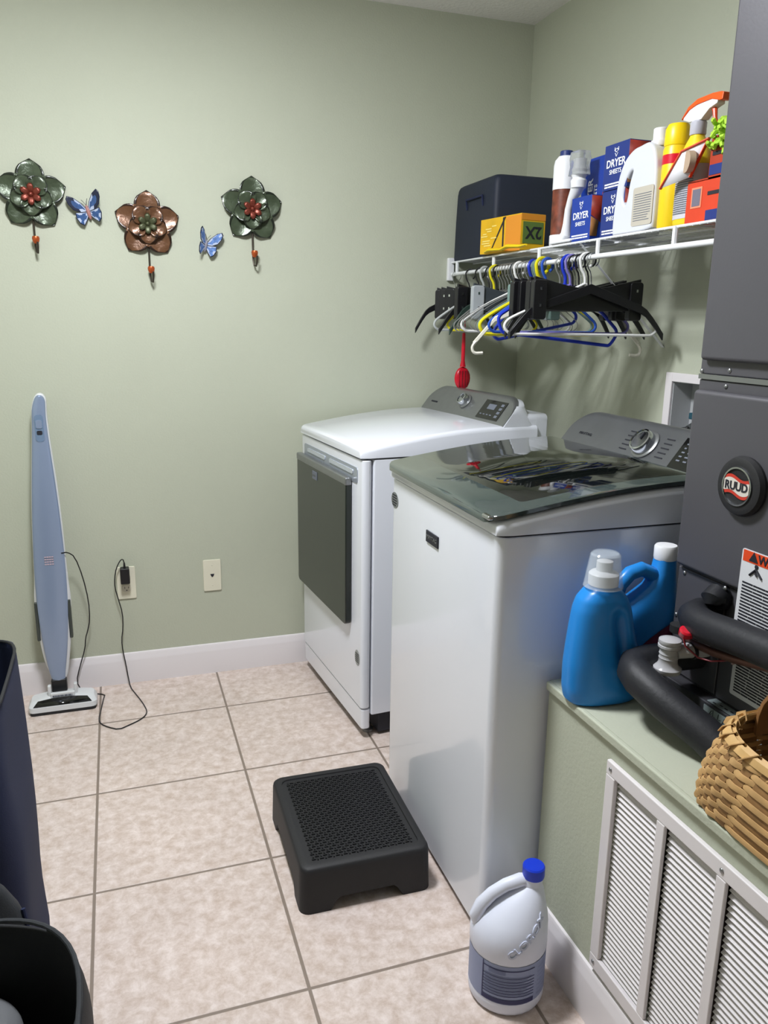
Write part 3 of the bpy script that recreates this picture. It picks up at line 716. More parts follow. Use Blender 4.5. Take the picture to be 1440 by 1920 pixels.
# ------------------------------------------------------------------ stick vacuum
V = thing('stick_vacuum', 'slim light blue stick vacuum leaning on the back wall', 'vacuum cleaner', (-.59, 1.55, 0))
vb = M('pale_blue_metallic', '8a99b3', .28, .25, coat=.3); vw = M('vacuum_white_plastic', 'd4d6d8', .3)
def vlean(z): return .02 + .045 * (z / 1.15)
def vcx(z): return .013 * (z / 1.15) - .004 + (.012 if z < .1 else .0) + (.006 if z > 1.1 else 0)
stn = [(.075, .018), (.10, .024), (.15, .032), (.22, .042), (.30, .049), (.40, .055), (.52, .055), (.62, .052), (.75, .046), (.88, .037), (.98, .0285), (1.05, .024), (1.10, .023), (1.13, .020), (1.145, .013), (1.150, .004)]
def vsec(z, w, y0, y1, r=.4):
    cx, cy = vcx(z), vlean(z); return [(cx + a * w, cy + b, z) for a, b in ((-1, y0 + .004), (-.85, y0 + .001), (-.4, y0 - .003), (0, y0 - .004), (.4, y0 - .003), (.85, y0 + .001), (1, y0 + .004), (1, y1), (-1, y1))]
g = G(); g.loft([vsec(z, w, -.022, .0) for z, w in stn]); obj('front_shell', g, vb, V, sub=1)
stw = [(.085, .022), (.14, .040), (.20, .050), (.27, .058), (.33, .060), (.40, .066), (.44, .062), (.50, .058), (.62, .0555), (.75, .050), (.88, .041), (.98, .032), (1.05, .0275), (1.10, .0265), (1.135, .023), (1.150, .014), (1.155, .004)]
g = G(); g.loft([vsec(z, w, -.008, .035) for z, w in stw]); obj('rear_shell', g, vw, V, sub=1)
g = G(); g.box((vcx(.3) + .056, vlean(.3) + .004, .325), (.012, .03, .15)); g.box((vcx(.3) - .056, vlean(.3) + .004, .325), (.012, .03, .15)); obj('dust_cup', g, M('smoked_plastic', '3c423e', .2), V, bevel=.004)
yb = vlean(1.03) - .0265
g = G(); g.prism(rrect(.028, .095, .011, 5, vcx(1.03), 1.035), yb - .0015, yb + .002, 'y'); sp = obj('switch_plate', g, M('switch_blue', '7c93b0', .25, .3), V)
g = G(); g.prism(rrect(.020, .03, .006, 4, vcx(1.03), 1.05), yb - .004, yb, 'y'); obj('power_button', g, vb, sp)
g = G(); g.prism(rrect(.018, .014, .004, 4, vcx(1.03), 1.020), yb - .003, yb, 'y'); obj('mode_button', g, ink, sp)
g = G(); r7 = random.Random(4); yy = vlean(.56) - .0272
for i in range(4):
    for j in range(4): g.box((vcx(.56) - .012 + j * .008, yy, .545 + i * .009), (.006, .0008, .005))
obj('sticker', g, M('faded_sticker', 'b9a6b0', .5), V)
g = G(); g.loft([[(x, y, z) for x, y in rrect(w, d, .02, 4, -.0, cy)] for z, w, d, cy in ((.012, .235, .095, -.02), (.030, .235, .092, -.02), (.045, .215, .07, -.01), (.052, .12, .05, 0))]); vh = obj('floor_head', g, vw, V, loc=(.013, -.01, 0))
g = G(); g.loft([[(x, y, z) for x, y in rrect(w, d, .012, 3, 0, cy)] for z, w, d, cy in ((.001, .226, .092, -.021), (.012, .226, .092, -.021))]); obj('brush_skirt', g, blackrub, vh)
g = G(); g.add([(-.10, -.0645, .0335), (.10, -.0645, .0335), (.085, -.044, .0465), (.03, -.040, .052), (-.03, -.040, .052), (-.085, -.044, .0465)], [(0, 1, 2, 3, 4, 5)]); obj('head_window', g, black_gl, vh, solid=.002)
g = G(); g.box((0, -.028, .055), (.085, .012, .022), 0); nb = obj('neck_yoke', g, vw, vh, bevel=.003)
g = G(); g.box((.045, -.012, .068), (.012, .02, .045)); g.box((-.045, -.012, .068), (.012, .02, .045)); obj('yoke_arm', g, vw, vh, bevel=.003)
g = G(); lines(g, .07, .009, 1, .006, r7, mat=Matrix.Translation((0, -.0345, .055)) @ Matrix.Rotation(PI / 2, 4, 'X'), fill=.85); obj('lettering', g, ink_g, nb)
g = G(); g.box((0, .012, .075), (.055, .03, .05)); obj('swivel_joint', g, blackpl, V, bevel=.006)
# wall outlet, phone jack, charger
plate_m = M('ivory_plate', 'd9d6c2', .4)
def plate(name, label, x, z):
    t = thing(name, label, 'outlet' if name == 'wall_outlet' else 'wall plate', (x, YB, z))
    g = G(); g.prism(rrect(.070, .130, .005, 4), -.006, 0, 'y'); obj('cover_plate', g, plate_m, t, bevel=.002); return t
O = plate('wall_outlet', 'ivory duplex outlet with a black charger plugged in, on the back wall', -.329, .416)
for dz in (-.021, .021):
    g = G(); g.prism(rrect(.033, .028, .010, 5, 0, dz), -.009, -.005, 'y'); r_ = obj('receptacle', g, M('ivory_receptacle', 'c9c5b4', .4), O)
    g = G(); g.box((-.007, -.0092, dz + .003), (.002, .001, .008)); g.box((.007, -.0092, dz + .003), (.002, .001, .007)); g.box((0, -.0092, dz - .008), (.004, .001, .004)); obj('slot', g, ink, r_, smooth=False)
J = plate('phone_jack', 'ivory phone jack plate on the back wall, right of the charger outlet', -.001, .417)
g = G(); g.prism([(-.008, .006), (.008, .006), (.004, -.004), (0, -.007), (-.004, -.004)], -.0072, -.005, 'y'); obj('jack_port', g, ink, J)
for dz in (-.042, .042):
    g = G(); sph(g, (0, -.006, dz), .003, 8, sy=.4); obj('screw', g, plate_m, J)
CH = thing('charger', 'black plug-in charger and thin cord looping over the floor to the vacuum', 'charger', (-.332, YB - .01, .454))
g = G(); g.prism(rrect(.034, .062, .005, 3), -.036, 0, 'y'); obj('adapter', g, blackpl, CH, bevel=.003)
g = G(); g.tube([(0, -.02, .03), (0, -.02, .052)], [.005, .003], 8); obj('strain_relief', g, blackpl, CH)
pts = [(-.545, 1.57, .582), (-.525, 1.585, .580), (-.502, 1.6, .556), (-.481, 1.61, .473), (-.468, 1.62, .375), (-.469, 1.625, .297), (-.480, 1.63, .25), (-.490, 1.635, .221), (-.495, 1.64, .175), (-.52, 1.642, .10), (-.536, 1.64, .042), (-.520, 1.628, .008), (-.48, 1.60, .003), (-.433, 1.577, .003), (-.438, 1.55, .003), (-.446, 1.46, .003), (-.454, 1.375, .003), (-.444, 1.339, .003), (-.42, 1.31, .003), (-.385, 1.282, .003), (-.35, 1.305, .003), (-.313, 1.331, .003), (-.292, 1.36, .003), (-.285, 1.394, .003), (-.295, 1.45, .003), (-.308, 1.502, .003), (-.325, 1.56, .003), (-.339, 1.605, .006), (-.345, 1.64, .03), (-.351, 1.645, .089), (-.358, 1.645, .14), (-.361, 1.645, .191), (-.352, 1.645, .24), (-.350, 1.645, .301), (-.362, 1.642, .36), (-.372, 1.64, .412), (-.370, 1.64, .45), (-.362, 1.64, .486), (-.347, 1.64, .515), (-.336, 1.64, .522), (-.332, 1.642, .505)]
def smoothpts(P, it=2):
    for _ in range(it):
        Q = [P[0]]
        for a, b in zip(P[:-1], P[1:]):
            Q += [tuple(a[i] * .75 + b[i] * .25 for i in range(3)), tuple(a[i] * .25 + b[i] * .75 for i in range(3))]
        P = Q + [P[-1]]
    return P
g = G(); g.tube([(x + .332, y - YB + .01, z - .454) for x, y, z in smoothpts(pts, 1)], .0022, 7); obj('cord', g, blackpl, CH)

# ------------------------------------------------------------------ metal flower hooks
def flower(x, z, label, cols, beadpos, k, seedp):
    cm, cd, cc = cols
    t = thing('flower_wall_hook', label, 'wall hook', (x, YB, z), 0, 'metal flower wall hooks')
    t.scale = (k, k, k)
    def petal(a, L, Wd, base, depth, cup, z0):
        ca, sa = CO(a), S(a); g = G()
        def fn(u, v):
            w = Wd * (max(0, S(PI * min(1, u ** .80))) ** .60) * (1 - .55 * max(0, (u - .78) / .22))
            s_ = (v - .5) * 2
            r_ = base + L * u * (1 + .0 * s_)
            if u > .9: w *= 1
            lx = s_ * w; d = z0 + depth * u + cup * s_ * s_ * S(PI * min(1, u + .1)) - .004 * (1 - abs(s_)) * S(6 * PI * v) * 0
            if u > .85: d -= .006 * (u - .85) / .15
            return (lx * ca + r_ * sa, -d, r_ * ca - lx * sa)
        g.grid(fn, 12, 10, mi=lambda u, v: 1 if ((abs(v - .5) > .44 and u > .45) or u > .94) else 0)
        return obj('petal', g, [cm, cd], t, solid=.0015, angle=60)
    for i in range(5): petal(2 * PI * i / 5 + .02, .092, .047, .028, .004, .013, .008)
    for i in range(5): petal(2 * PI * (i + .5) / 5 + .02, .066, .036, .008, .006, .014, .020)
    g = G()
    for i in range(6):
        a = 2 * PI * i / 6; g.loft([[(S(a) * r_ * 1.25 + CO(a) * w * 1.3 * q, -(.028 + d), CO(a) * r_ * 1.25 - S(a) * w * 1.3 * q) for q in (-1, -.3, .3, 1)] for r_, w, d in ((.002, .003, 0), (.012, .008, .006), (.022, .008, .010), (.029, .003, .008))], closed=False, cap=False)
    sph(g, (0, -.030, 0), .008, 10)
    obj('flower_centre', g, cc, t, solid=.001)
    iron = M('dark_iron', '4a443c', .4, .7)
    g = G(); bz_ = beadpos
    g.tube([(0, -.012, -.02), (0, -.012, -.12), (.0, -.014, bz_ - .02), (.003, -.022, bz_ - .042), (.008, -.034, bz_ - .045), (.010, -.044, bz_ - .028), (.010, -.046, bz_ - .008)], .0035, 8); obj('hook_stem', g, iron, t)
    g = G(); g.lathe([(.0001, -.014), (.007, -.013), (.011, -.006), (.013, .004), (.011, .011), (.0001, .013)], (.004, -.030, bz_), 14); obj('bead', g, M('copper_bead', 'b5562c', .3, .5), t)
    return t
def leafm(n, h): return M(n, h, .3, .25, coat=.3, bump=.6, bscale=45, noise=.18, nscale=30)
gm, gd = leafm('green_petal_metal', '47523f'), leafm('dark_petal_edge', '22281f')
bm1, bd1 = leafm('bronze_petal_metal', '6b4a33'), leafm('dark_bronze_edge', '2c1c14')
rc = M('copper_red_centre', '78392c', .35, .5); gc = M('green_centre', '4a4e36', .4, .4)
flower(-.549, 1.812, 'green metal flower wall hook with a red centre, left of the patterned butterfly', (gm, gd, rc), -.150, .96, 1)
flower(-.178, 1.737, 'bronze metal flower wall hook with a green centre, between the butterflies', (bm1, bd1, gc), -.162, .95, 2)
flower(.192, 1.806, 'green metal flower wall hook with a copper-red centre, nearest the shelf', (gm, gd, rc), -.160, .97, 3)

def butterfly(x, z, label, rot, flap, mats, kind, k=1.0):
    t = thing('butterfly_ornament', label, 'ornament', (x, YB - .006, z), 0, 'ceramic butterflies', rot=(0, rot, 0)); t.scale = (k, k, k)
    fore = [(0, .004), (.012, .026), (.030, .046), (.046, .054), (.052, .046), (.050, .030), (.040, .012), (.020, .000), (0, -.002)]
    hind = [(0, .002), (.020, .002), (.038, .004), (.040, -.012), (.034, -.028), (.024, -.036), (.012, -.024), (0, -.008)]
    for sgn, fl in ((-1, flap[0]), (1, flap[1])):
        for pts_, nm in ((fore, 'forewing'), (hind, 'hindwing')):
            cx = sum(p[0] for p in pts_) / len(pts_); cz = sum(p[1] for p in pts_) / len(pts_)
            g = G(); n = len(pts_); vs = [(cx, cz)]; fs = []; ms = []
            rings = (.5, .72, .88, 1.0)
            def mp(p): return (sgn * p[0] * CO(fl), -abs(p[0]) * S(fl) - .004, p[1])
            g.add([mp((cx, cz))] + [mp((cx + (p[0] - cx) * r_, cz + (p[1] - cz) * r_)) for r_ in rings for p in pts_], [])
            for i in range(n):
                j = (i + 1) % n
                g.f.append([0, 1 + i, 1 + j]); g.m.append(0)
                for q in range(3):
                    g.f.append([1 + q * n + i, 1 + (q + 1) * n + i, 1 + (q + 1) * n + j, 1 + q * n + j])
                    mi = 2 if q == 2 else (1 if (q == 1 and i % 2) else 0)
                    if kind == 'pattern':
                        tip = pts_[i][0] > .028
                        mi = (2 if q == 2 else (2 if tip and nm == 'forewing' else (1 if i % 2 else 0)))
                        if q == 1 and not tip: mi = 1
                    elif q < 2 and i % 3 == 0: mi = 1
                    g.m.append(mi)
            obj(nm, g, mats, t, solid=.002)
    g = G(); sph(g, (0, -.006, -.002), .006, 12, sz=3.6); obj('body', g, M('pink_grey_body', 'a0706a' if kind == 'pattern' else '80808a', .5), t)
    g = G()
    for sx in (-1, 1): g.tube([(0, -.006, .018), (.004 * sx, -.006, .028), (.009 * sx, -.007, .036)], .0007, 5)
    obj('antennae', g, ink, t)
wm = M('blue_glaze', '34507e', .25, noise=.3, nscale=90); wl_ = M('pale_blue_glaze', 'a9b4cb', .25); wk = M('dark_navy_glaze', '1c2238', .25)
butterfly(-.372, 1.768, 'blue, black and white patterned butterfly ornament, between the green and bronze flowers', math.radians(-16), (.25, .45), [wm, wl_, wk], 'pattern', 1.15)
butterfly(.022, 1.675, 'plain blue dark-edged butterfly ornament, right of the bronze flower hook', math.radians(14), (.95, .3), [M('light_blue_glaze', '5878b0', .25, noise=.35, nscale=90), wl_, wk], 'plain', 1.05)

# ------------------------------------------------------------------ washer outlet box in right wall
OB = thing('washer_outlet_box', 'white framed washer supply box recessed in the right wall', 'outlet box', (XR, .53, 1.16))
g = G()
def fr(g, y0, y1, z0, z1, x0=-.008, x1=0): g.box(((x0 + x1) / 2, (y0 + y1) / 2 - .53, (z0 + z1) / 2 - 1.16), (x1 - x0, y1 - y0, z1 - z0))
fr(g, .648, .678, 1.05, 1.275); fr(g, .378, .408, 1.05, 1.275); fr(g, .408, .648, 1.248, 1.275); fr(g, .408, .648, 1.05, 1.07)
obj('frame', g, trim_m, OB, bevel=.002)
g = G(); fr(g, .405, .65, 1.065, 1.25, .07, .08); fr(g, .645, .651, 1.065, 1.25, 0, .08); fr(g, .404, .41, 1.065, 1.25, 0, .08); fr(g, .405, .65, 1.064, 1.07, 0, .08); fr(g, .405, .65, 1.246, 1.252, 0, .08)
obj('recessed_tray', g, M('grey_tray', 'b0b2b4', .5), OB, smooth=False)
for y, m_ in ((.575, M('teal_valve', '1b4a5a', .4)), (.47, red_pl)):
    g = G(); g.tube([(.07, y - .53, -.04), (.03, y - .53, -.04), (.012, y - .53, -.05)], .011, 12); v_ = obj('valve', g, steel, OB)
    g = G(); g.box((.03, y - .53, -.012), (.02, .03, .02)); obj('valve_handle', g, m_, v_, bevel=.003)
    g = G(); g.tube([(.012, y - .53, -.05), (-.01, y - .50, -.06), (-.03, y - .47, -.10), (-.05, y - .47, -.2)], .008, 10); obj('hose', g, blackrub, v_)

# ------------------------------------------------------------------ wire shelf
SX, SZ = .99, 1.650
SH = thing('wire_shelf', 'white coated wire shelf with hanging rod along the right wall', 'shelf', (SX, 0, SZ))
y0s, y1s = -.06, YB - .006
g = G()
for x, r in ((0, .0035), (.10, .003), (.20, .003), (XR - SX - .006, .003)):
    g.tube([(x, y0s, -.002), (x, y1s, -.002)], r, 8)
obj('long_wires', g, wire_m, SH)
g = G(); y = y0s + .01
while y < y1s:
    g.tube([(-.001, y, -.006), (-.001, y, .0), (.006, y, .0015), (XR - SX - .006, y, .0015)], .0013, 5, cap=False); y += .0254
dk = obj('cross_wires', g, wire_m, SH)
g = G(); g.tube([(0, y0s, -.048), (0, y1s - .02, -.048)], .0075, 12); obj('hanging_rod', g, wire_m, SH)
for y in (1.275, .949, .619, .292, 1.60, -.03):
    g = G(); g.tube([(0, y, 0), (0, y, -.048)], .007, 8); obj('rod_support', g, wire_m, SH)
g = G(); g.box((-.002, y1s - .004, -.028), (.026, .020, .088)); obj('wall_bracket', g, white_pl, SH, bevel=.003)
for y in (.71, .02):
    g = G(); g.loft([[(0.0, y - .002, -.004), (0.0, y + .010, -.004), (.008, y + .010, -.012), (.008, y - .002, -.012)], [(XR - SX - .01, y - .002, -.29), (XR - SX - .01, y + .010, -.29), (XR - SX - .001, y + .010, -.302), (XR - SX - .001, y - .002, -.302)]]); obj('diagonal_brace', g, wire_m, SH)

# ------------------------------------------------------------------ things on the shelf
ZS = SZ + .0035
box_navy = M('navy_card', '1f3278', .45); box_blue = M('bright_blue_card', '1a3a96', .45)
# navy bin
NB = thing('fabric_bin', 'dark navy lidded fabric bin at the far end of the shelf', 'bin', (1.147, 1.485, ZS))
g = G(); 
def bsq(z, k, r=.02): return [(x, y, z) for x, y in rrect(.30 * k, .36 * k, r, 4)]
g.loft([bsq(0, .99), bsq(.01, 1.0), bsq(.15, .985), bsq(.245, .965), bsq(.262, .95), bsq(.272, .92), bsq(.278, .86), bsq(.281, .6)])
obj('bin_body', g, navy_pl, NB, angle=60)
g = G(); g.tube([(-.148, -.08, .18), (-.152, -.08, .215), (-.152, .06, .215), (-.148, .06, .18)], .004, 8); obj('handle', g, navy, NB)
# yellow box with folded side and 2X panel
ym = M('yellow_card', 'e3b21a', .5, noise=.12, nscale=12)
YBx = thing('dryer_sheet_box', 'yellow and orange box with green 2X panel, before the navy bin', 'box', (1.035, 1.235, ZS), math.radians(8))
g = G(); g.box((0, 0, .062), (.10, .245, .118)); yb_ = obj('carton', g, ym, YBx, bevel=.001)
g = G(); g.box((-.0505, -.02, .062), (.001, .008, .11)); g.add([(-.0512, -.025, .118), (-.0512, -.035, .118), (-.0512, .04, .022), (-.0512, .05, .018)], [(0, 1, 2, 3)]); obj('torn_slot', g, ink, YBx)
g = G(); g.box((-.0505, -.078, .060), (.001, .088, .115)); g.box((0, -.1232, .110), (.099, .001, .02)); obj('orange_panel', g, M('orange_card', 'dd8f2a', .5), YBx)
g = G(); g.box((0, -.1232, .060), (.084, .0012, .070)); gp = obj('green_panel', g, M('green_card', '5f7a3a', .5), YBx)
text('2X', .055, ink, gp, (.002, -.1242, .062), (PI / 2, PI, 0), bold=.02)
g = G(); r9 = random.Random(5)
for i in range(9):
    g.box((-.0508, r9.uniform(.035, .10), .03 + i * .008), (.001, r9.uniform(.02, .05), .004))
obj('print', g, M('pale_yellow_print', 'f3dd7a', .5), YBx)
YG = tag(obj('rubber_glove', G().tube([(1.0, 1.335, ZS + .004), (.985, 1.26, ZS + .008), (1.0, 1.20, ZS + .006), (.985, 1.12, ZS + .010), (1.0, 1.06, ZS + .006), (.99, 1.0, ZS + .006)], [.004, .009, .007, .010, .008, .004], 10, flat=.7), yellow), 'limp yellow rubber glove squashed under the yellow box edge', 'glove')
YG.location.z = 0.004
YG.location.x = -.022
# carpet cleaner can with blue cap
CC = thing('cleaner_can', 'tall white and brown cleaner bottle with blue cap, right of yellow box', 'can', (1.04, .905, ZS))
g = G(); g.lathe([(.036, 0), (.038, .004), (.038, .03), (.037, .032)], seg=28); obj('can_base', g, white_pl, CC)
g = G(); g.lathe([(.036, .032), (.036, .165)], seg=28); cl = obj('printed_sleeve', g, M('brown_photo_print', '6b3524', .45, noise=.7, nscale=30), CC)
g = G(); g.lathe([(.037, .165), (.037, .235), (.034, .250), (.024, .262), (.0001, .263)], seg=28); obj('upper_shell', g, white_pl, CC)
g = G(); g.lathe([(.020, .262), (.020, .276), (.018, .278), (.0001, .278)], seg=24); obj('cap', g, M('dark_blue_cap', '26356e', .4), CC)
g = G(); g.tube([(.010, -.030, .268), (.012, -.040, .25), (.010, -.046, .225), (.006, -.046, .205)], [.006, .007, .008, .005], 10, flat=.5); obj('trigger', g, M('dark_blue_trigger', '26356e', .4), CC)
# white spray bottle with curved brush frame
SB = thing('spray_bottle', 'white curved-handle cleaner bottle with clear wrapped nozzle', 'bottle', (1.02, .835, ZS))
g = G(); g.tube([(0, .055, .012), (0, .035, .015), (0, .012, .03), (0, .010, .06), (0, .006, .10), (0, -.010, .13), (0, -.030, .148), (0, -.040, .165)], [.014, .016, .016, .012, .011, .013, .018, .022], 14); obj('curved_frame', g, white_pl, SB)
g = G(); g.lathe([(.022, .155), (.024, .175), (.019, .182), (.023, .190), (.018, .198), (.021, .206), (.016, .215), (.016, .235), (.0001, .236)], (0, -.042, 0), 20); obj('ribbed_neck', g, white_pl, SB)
g = G(); g.loft([[(x, y - .042, z) for x, y in rrect(w, w * 1.3, .006, 2)] for z, w in ((.19, .045), (.215, .040), (.235, .044), (.255, .040))]); obj('clear_wrap', g, M('crinkled_film', 'dfe2e4', .15, trans=.75, bump=.8, bscale=60, ior=1.2), SB)
g = G(); g.box((0, .0, .006), (.06, .12, .010)); obj('foot', g, white_pl, SB, bevel=.005)

red_side = M('red_food_print', '8a2c20', .5, noise=.4, nscale=25)
def sheets_box(label, x, y, z, w, h, d, rz=0, rot_text=False, mat=box_navy, sub=True):
    t = thing('dryer_sheets_box', label, 'box', (x, y, z), rz, 'blue dryer sheets boxes')
    g = G(); g.box((d / 2, 0, h / 2), (d, w, h)); b = obj('carton', g, mat, t, bevel=.0008)
    g = G(); g.add([(.0, -w / 2 - .0006, h * .55), (d * .7, -w / 2 - .0006, h * .30), (d * .7, -w / 2 - .0006, h * .98), (.0, -w / 2 - .0006, h * .98)], [(0, 1, 2, 3)])
    g.add([(.0, -w / 2 - .0006, .01), (d * .3, -w / 2 - .0006, .01), (d * .35, -w / 2 - .0006, h * .42), (.0, -w / 2 - .0006, h * .52)], [(0, 1, 2, 3)], 1)
    obj('side_print', g, [red_side, M('tan_print', '9a6a3c', .5)], t, solid=.0004)
    FR = (PI / 2, 0, -PI / 2) if not rot_text else (PI / 2, -PI / 2, -PI / 2)
    if rot_text:
        text('DRYER', h * .27, white_ink, t, (-.0008, .0, h * .50), (0, -PI / 2, 0), bold=.02) if False else None
        mtx = [('DRYER', .034, .006), ('SHEETS', .021, -.022)]
        for s_, sz, yy in mtx:
            o = text(s_, sz, white_ink, t, (0, 0, 0), (0, 0, 0), bold=.02)
            mt = Matrix.Translation((-.0008, yy, h * .55)) @ Matrix.Rotation(-PI / 2, 4, 'Z') @ Matrix.Rotation(PI / 2, 4, 'X') @ Matrix.Rotation(PI / 2, 4, 'Z')
            o.matrix_local = mt
        lc = (.006, h * .20)
    else:
        text('DRYER', w * .255, white_ink, t, (-.0008, 0, h * .57), FR, bold=.015)
        text('SHEETS', w * .150, white_ink, t, (-.0008, 0, h * .385), FR, bold=.01)
        lc = (0, h * .80)
    # small antler-like emblem
    g = G(); s_ = w * .07; cy, cz = lc
    def P_(u, v): return (-.0008, cy - u * s_, cz + v * s_)
    for pts_ in ([(-1, 1.6), (-1.1, .6), (0, 0), (1.1, .6), (1, 1.6)], [(-1.1, .6), (-.2, 1.2)], [(1.1, .6), (.2, 1.2)], [(-.8, -.2), (0, -1.4), (.8, -.2)]):
        g.tube([P_(*p) for p in pts_], s_ * .14, 5)
    obj('emblem', g, white_ink, t)
    g = G(); mt = Matrix.Translation((-.0002, 0, h * .10)) @ Matrix.Rotation(-PI / 2, 4, 'Z') @ Matrix.Rotation(PI / 2, 4, 'X')
    lines(g, w * .82, .014, 2, .004, random.Random(7), mat=mt, fill=.9); obj('fine_print', g, white_ink, t, smooth=False)
    return t
sheets_box('small bright blue dryer sheets box at the front, right of the curved-handle bottle', .999, .735, ZS, .105, .122, .075, mat=box_blue)
sheets_box('blue dryer sheets box standing on end with sideways lettering, upper left of stack', 1.078, .812, ZS, .116, .245, .075, rot_text=True, mat=box_blue)
sheets_box('blue dryer sheets box at the bottom of the tall stack', 1.006, .588, ZS, .106, .121, .12)
sheets_box('blue dryer sheets box topmost of the tall stack', 1.003, .583, ZS + .1215, .112, .117, .12)
# white jug
WJ = thing('detergent_jug', 'white plastic detergent jug with handle hole beside the stacked blue boxes', 'jug', (1.035, .487, ZS))
def prismy(pts, d0, d1): return None
out = [(.088, 0), (.092, .02), (.086, .09), (.078, .14), (.056, .178), (.020, .198), (-.010, .200), (-.028, .203), (-.050, .203), (-.066, .190), (-.078, .165), (-.085, .12), (-.086, .02), (-.082, 0)]
hole = [(.050, .062), (.066, .085), (.062, .118), (.044, .148), (.026, .160), (.010, .158), (.010, .145), (.022, .120), (.026, .085), (.036, .062)]
cu = bpy.data.curves.new('jug', 'CURVE'); cu.dimensions = '2D'; cu.fill_mode = 'BOTH'; cu.extrude = .026; cu.bevel_depth = .008; cu.bevel_resolution = 4
for pts_ in (out, hole):
    q = smoothpts([(p[0], p[1], 0) for p in pts_] + [(pts_[0][0], pts_[0][1], 0)], 2)[:-1]
    sp = cu.splines.new('POLY'); sp.points.add(len(q) - 1); sp.use_cyclic_u = True
    for i, p in enumerate(q): sp.points[i].co = (p[0], p[1], 0, 1)
tmp = bpy.data.objects.new('tmp', cu); C.objects.link(tmp)
me = bpy.data.meshes.new_from_object(tmp.evaluated_get(bpy.context.evaluated_depsgraph_get())); bpy.data.objects.remove(tmp)
for v in me.vertices:
    a, b, c = v.co; v.co = (c, a * .92, max(.0005, b + .004))
me.materials.clear(); me.materials.append(M('jug_white', 'cfd2da', .35)); me.shade_smooth(); me.set_sharp_from_angle(angle=math.radians(40))
o = bpy.data.objects.new('jug_body', me); C.objects.link(o); o.parent = WJ
g = G(); g.lathe([(.021, .205), (.023, .208), (.023, .218), (.019, .219), (.019, .246), (.017, .248), (.0001, .248)], (0, -.045, 0), 24); obj('cap', g, white_pl, WJ)
g = G(); g.prism(rrect(.085, .095, .006, 3, -.040, .062), -.0352, -.0345, 'x'); lb = obj('label', g, M('cream_label', 'b9b3a6', .5), WJ)
g = G(); lines(g, .07, .07, 12, .0016, random.Random(2), mat=Matrix.Translation((-.0352, -.040, .060)) @ Matrix.Rotation(-PI / 2, 4, 'Z') @ Matrix.Rotation(PI / 2, 4, 'X')); obj('fine_print', g, ink_g, lb, smooth=False)
# yellow aerosol
AC_ = thing('aerosol_can', 'slim yellow aerosol can with yellow cap beside the white jug', 'can', (1.035, .375, ZS))
g = G(); g.lathe([(.030, 0), (.0315, .004), (.0315, .185), (.028, .195)], seg=28); cb = obj('can_body', g, M('yellow_tin', 'e9c71c', .35), AC_)
g = G(); g.lathe([(.0318, .150), (.0318, .172)], seg=28); obj('red_band', g, red_pl, AC_)
g = G(); g.lathe([(.030, .193), (.031, .197), (.030, .232), (.024, .243), (.0001, .244)], seg=28); obj('cap', g, yellow, AC_)
# spray cleaner with orange trigger
SC_ = thing('trigger_spray', 'yellow and white spray cleaner with orange trigger head', 'bottle', (1.035, .302, ZS + .0), 0)
g = G(); g.loft([ell(0, 0, rx, ry, z, 28, 2.5) for z, rx, ry in ((0, .026, .042), (.006, .029, .046), (.13, .029, .046), (.165, .027, .038), (.185, .022, .026), (.200, .016, .017), (.206, .015, .015))]); obj('bottle_body', g, M('spray_yellow', 'ecd02a', .35), SC_)
g = G(); g.loft([ell(0, 0, rx, ry, z, 28, 2.5) for z, rx, ry in ((.015, .0297, .0468), (.135, .0297, .0468))], cap=False); lb = obj('label', g, M('label_white', 'c4c3cb', .5), SC_)
g = G(); lines(g, .064, .10, 20, .0022, random.Random(6), mat=Matrix.Translation((-.0305, 0, .075)) @ Matrix.Rotation(-PI / 2, 4, 'Z') @ Matrix.Rotation(PI / 2, 4, 'X'))
g.v = [(x + .0300 - .0300 * (1 - min(1, abs(y) / .0468) ** 2.5) ** .4, y, z) for x, y, z in g.v]; obj('fine_print', g, ink_g, lb, smooth=False)
g = G(); g.lathe([(.018, .204), (.019, .206), (.019, .232), (.014, .236)], seg=20); obj('collar', g, M('collar_grey_white', 'b8b9c4', .35), SC_)
g = G(); g.loft([[(x, y0_ , z0_) for x, y0_, z0_ in ((-.012, y, zb), (.012, y, zb), (.010, y, zt), (-.010, y, zt))] for y, zb, zt in ((.045, .245, .250), (.020, .236, .268), (-.02, .234, .272), (-.045, .252, .272), (-.07, .258, .272))]); obj('spray_head', g, white_pl, SC_, bevel=.002)
g = G(); g.loft([[(x, y0_, z0_) for x, y0_, z0_ in ((-.013, y, zb), (.013, y, zb), (.011, y, zt), (-.011, y, zt))] for y, zb, zt in ((.050, .246, .250), (.030, .262, .272), (.0, .270, .283), (-.05, .271, .284), (-.078, .262, .281), (-.088, .262, .278))]); obj('head_shroud', g, M('orange_plastic', 'ee5a1c', .35), SC_, bevel=.003)
g = G(); g.tube([(0, -.040, .262), (0, -.052, .248), (0, -.055, .232), (0, -.062, .215)], [.006, .006, .005, .004], 8); obj('trigger', g, M('orange_trigger', 'dd4a20', .35), SC_)
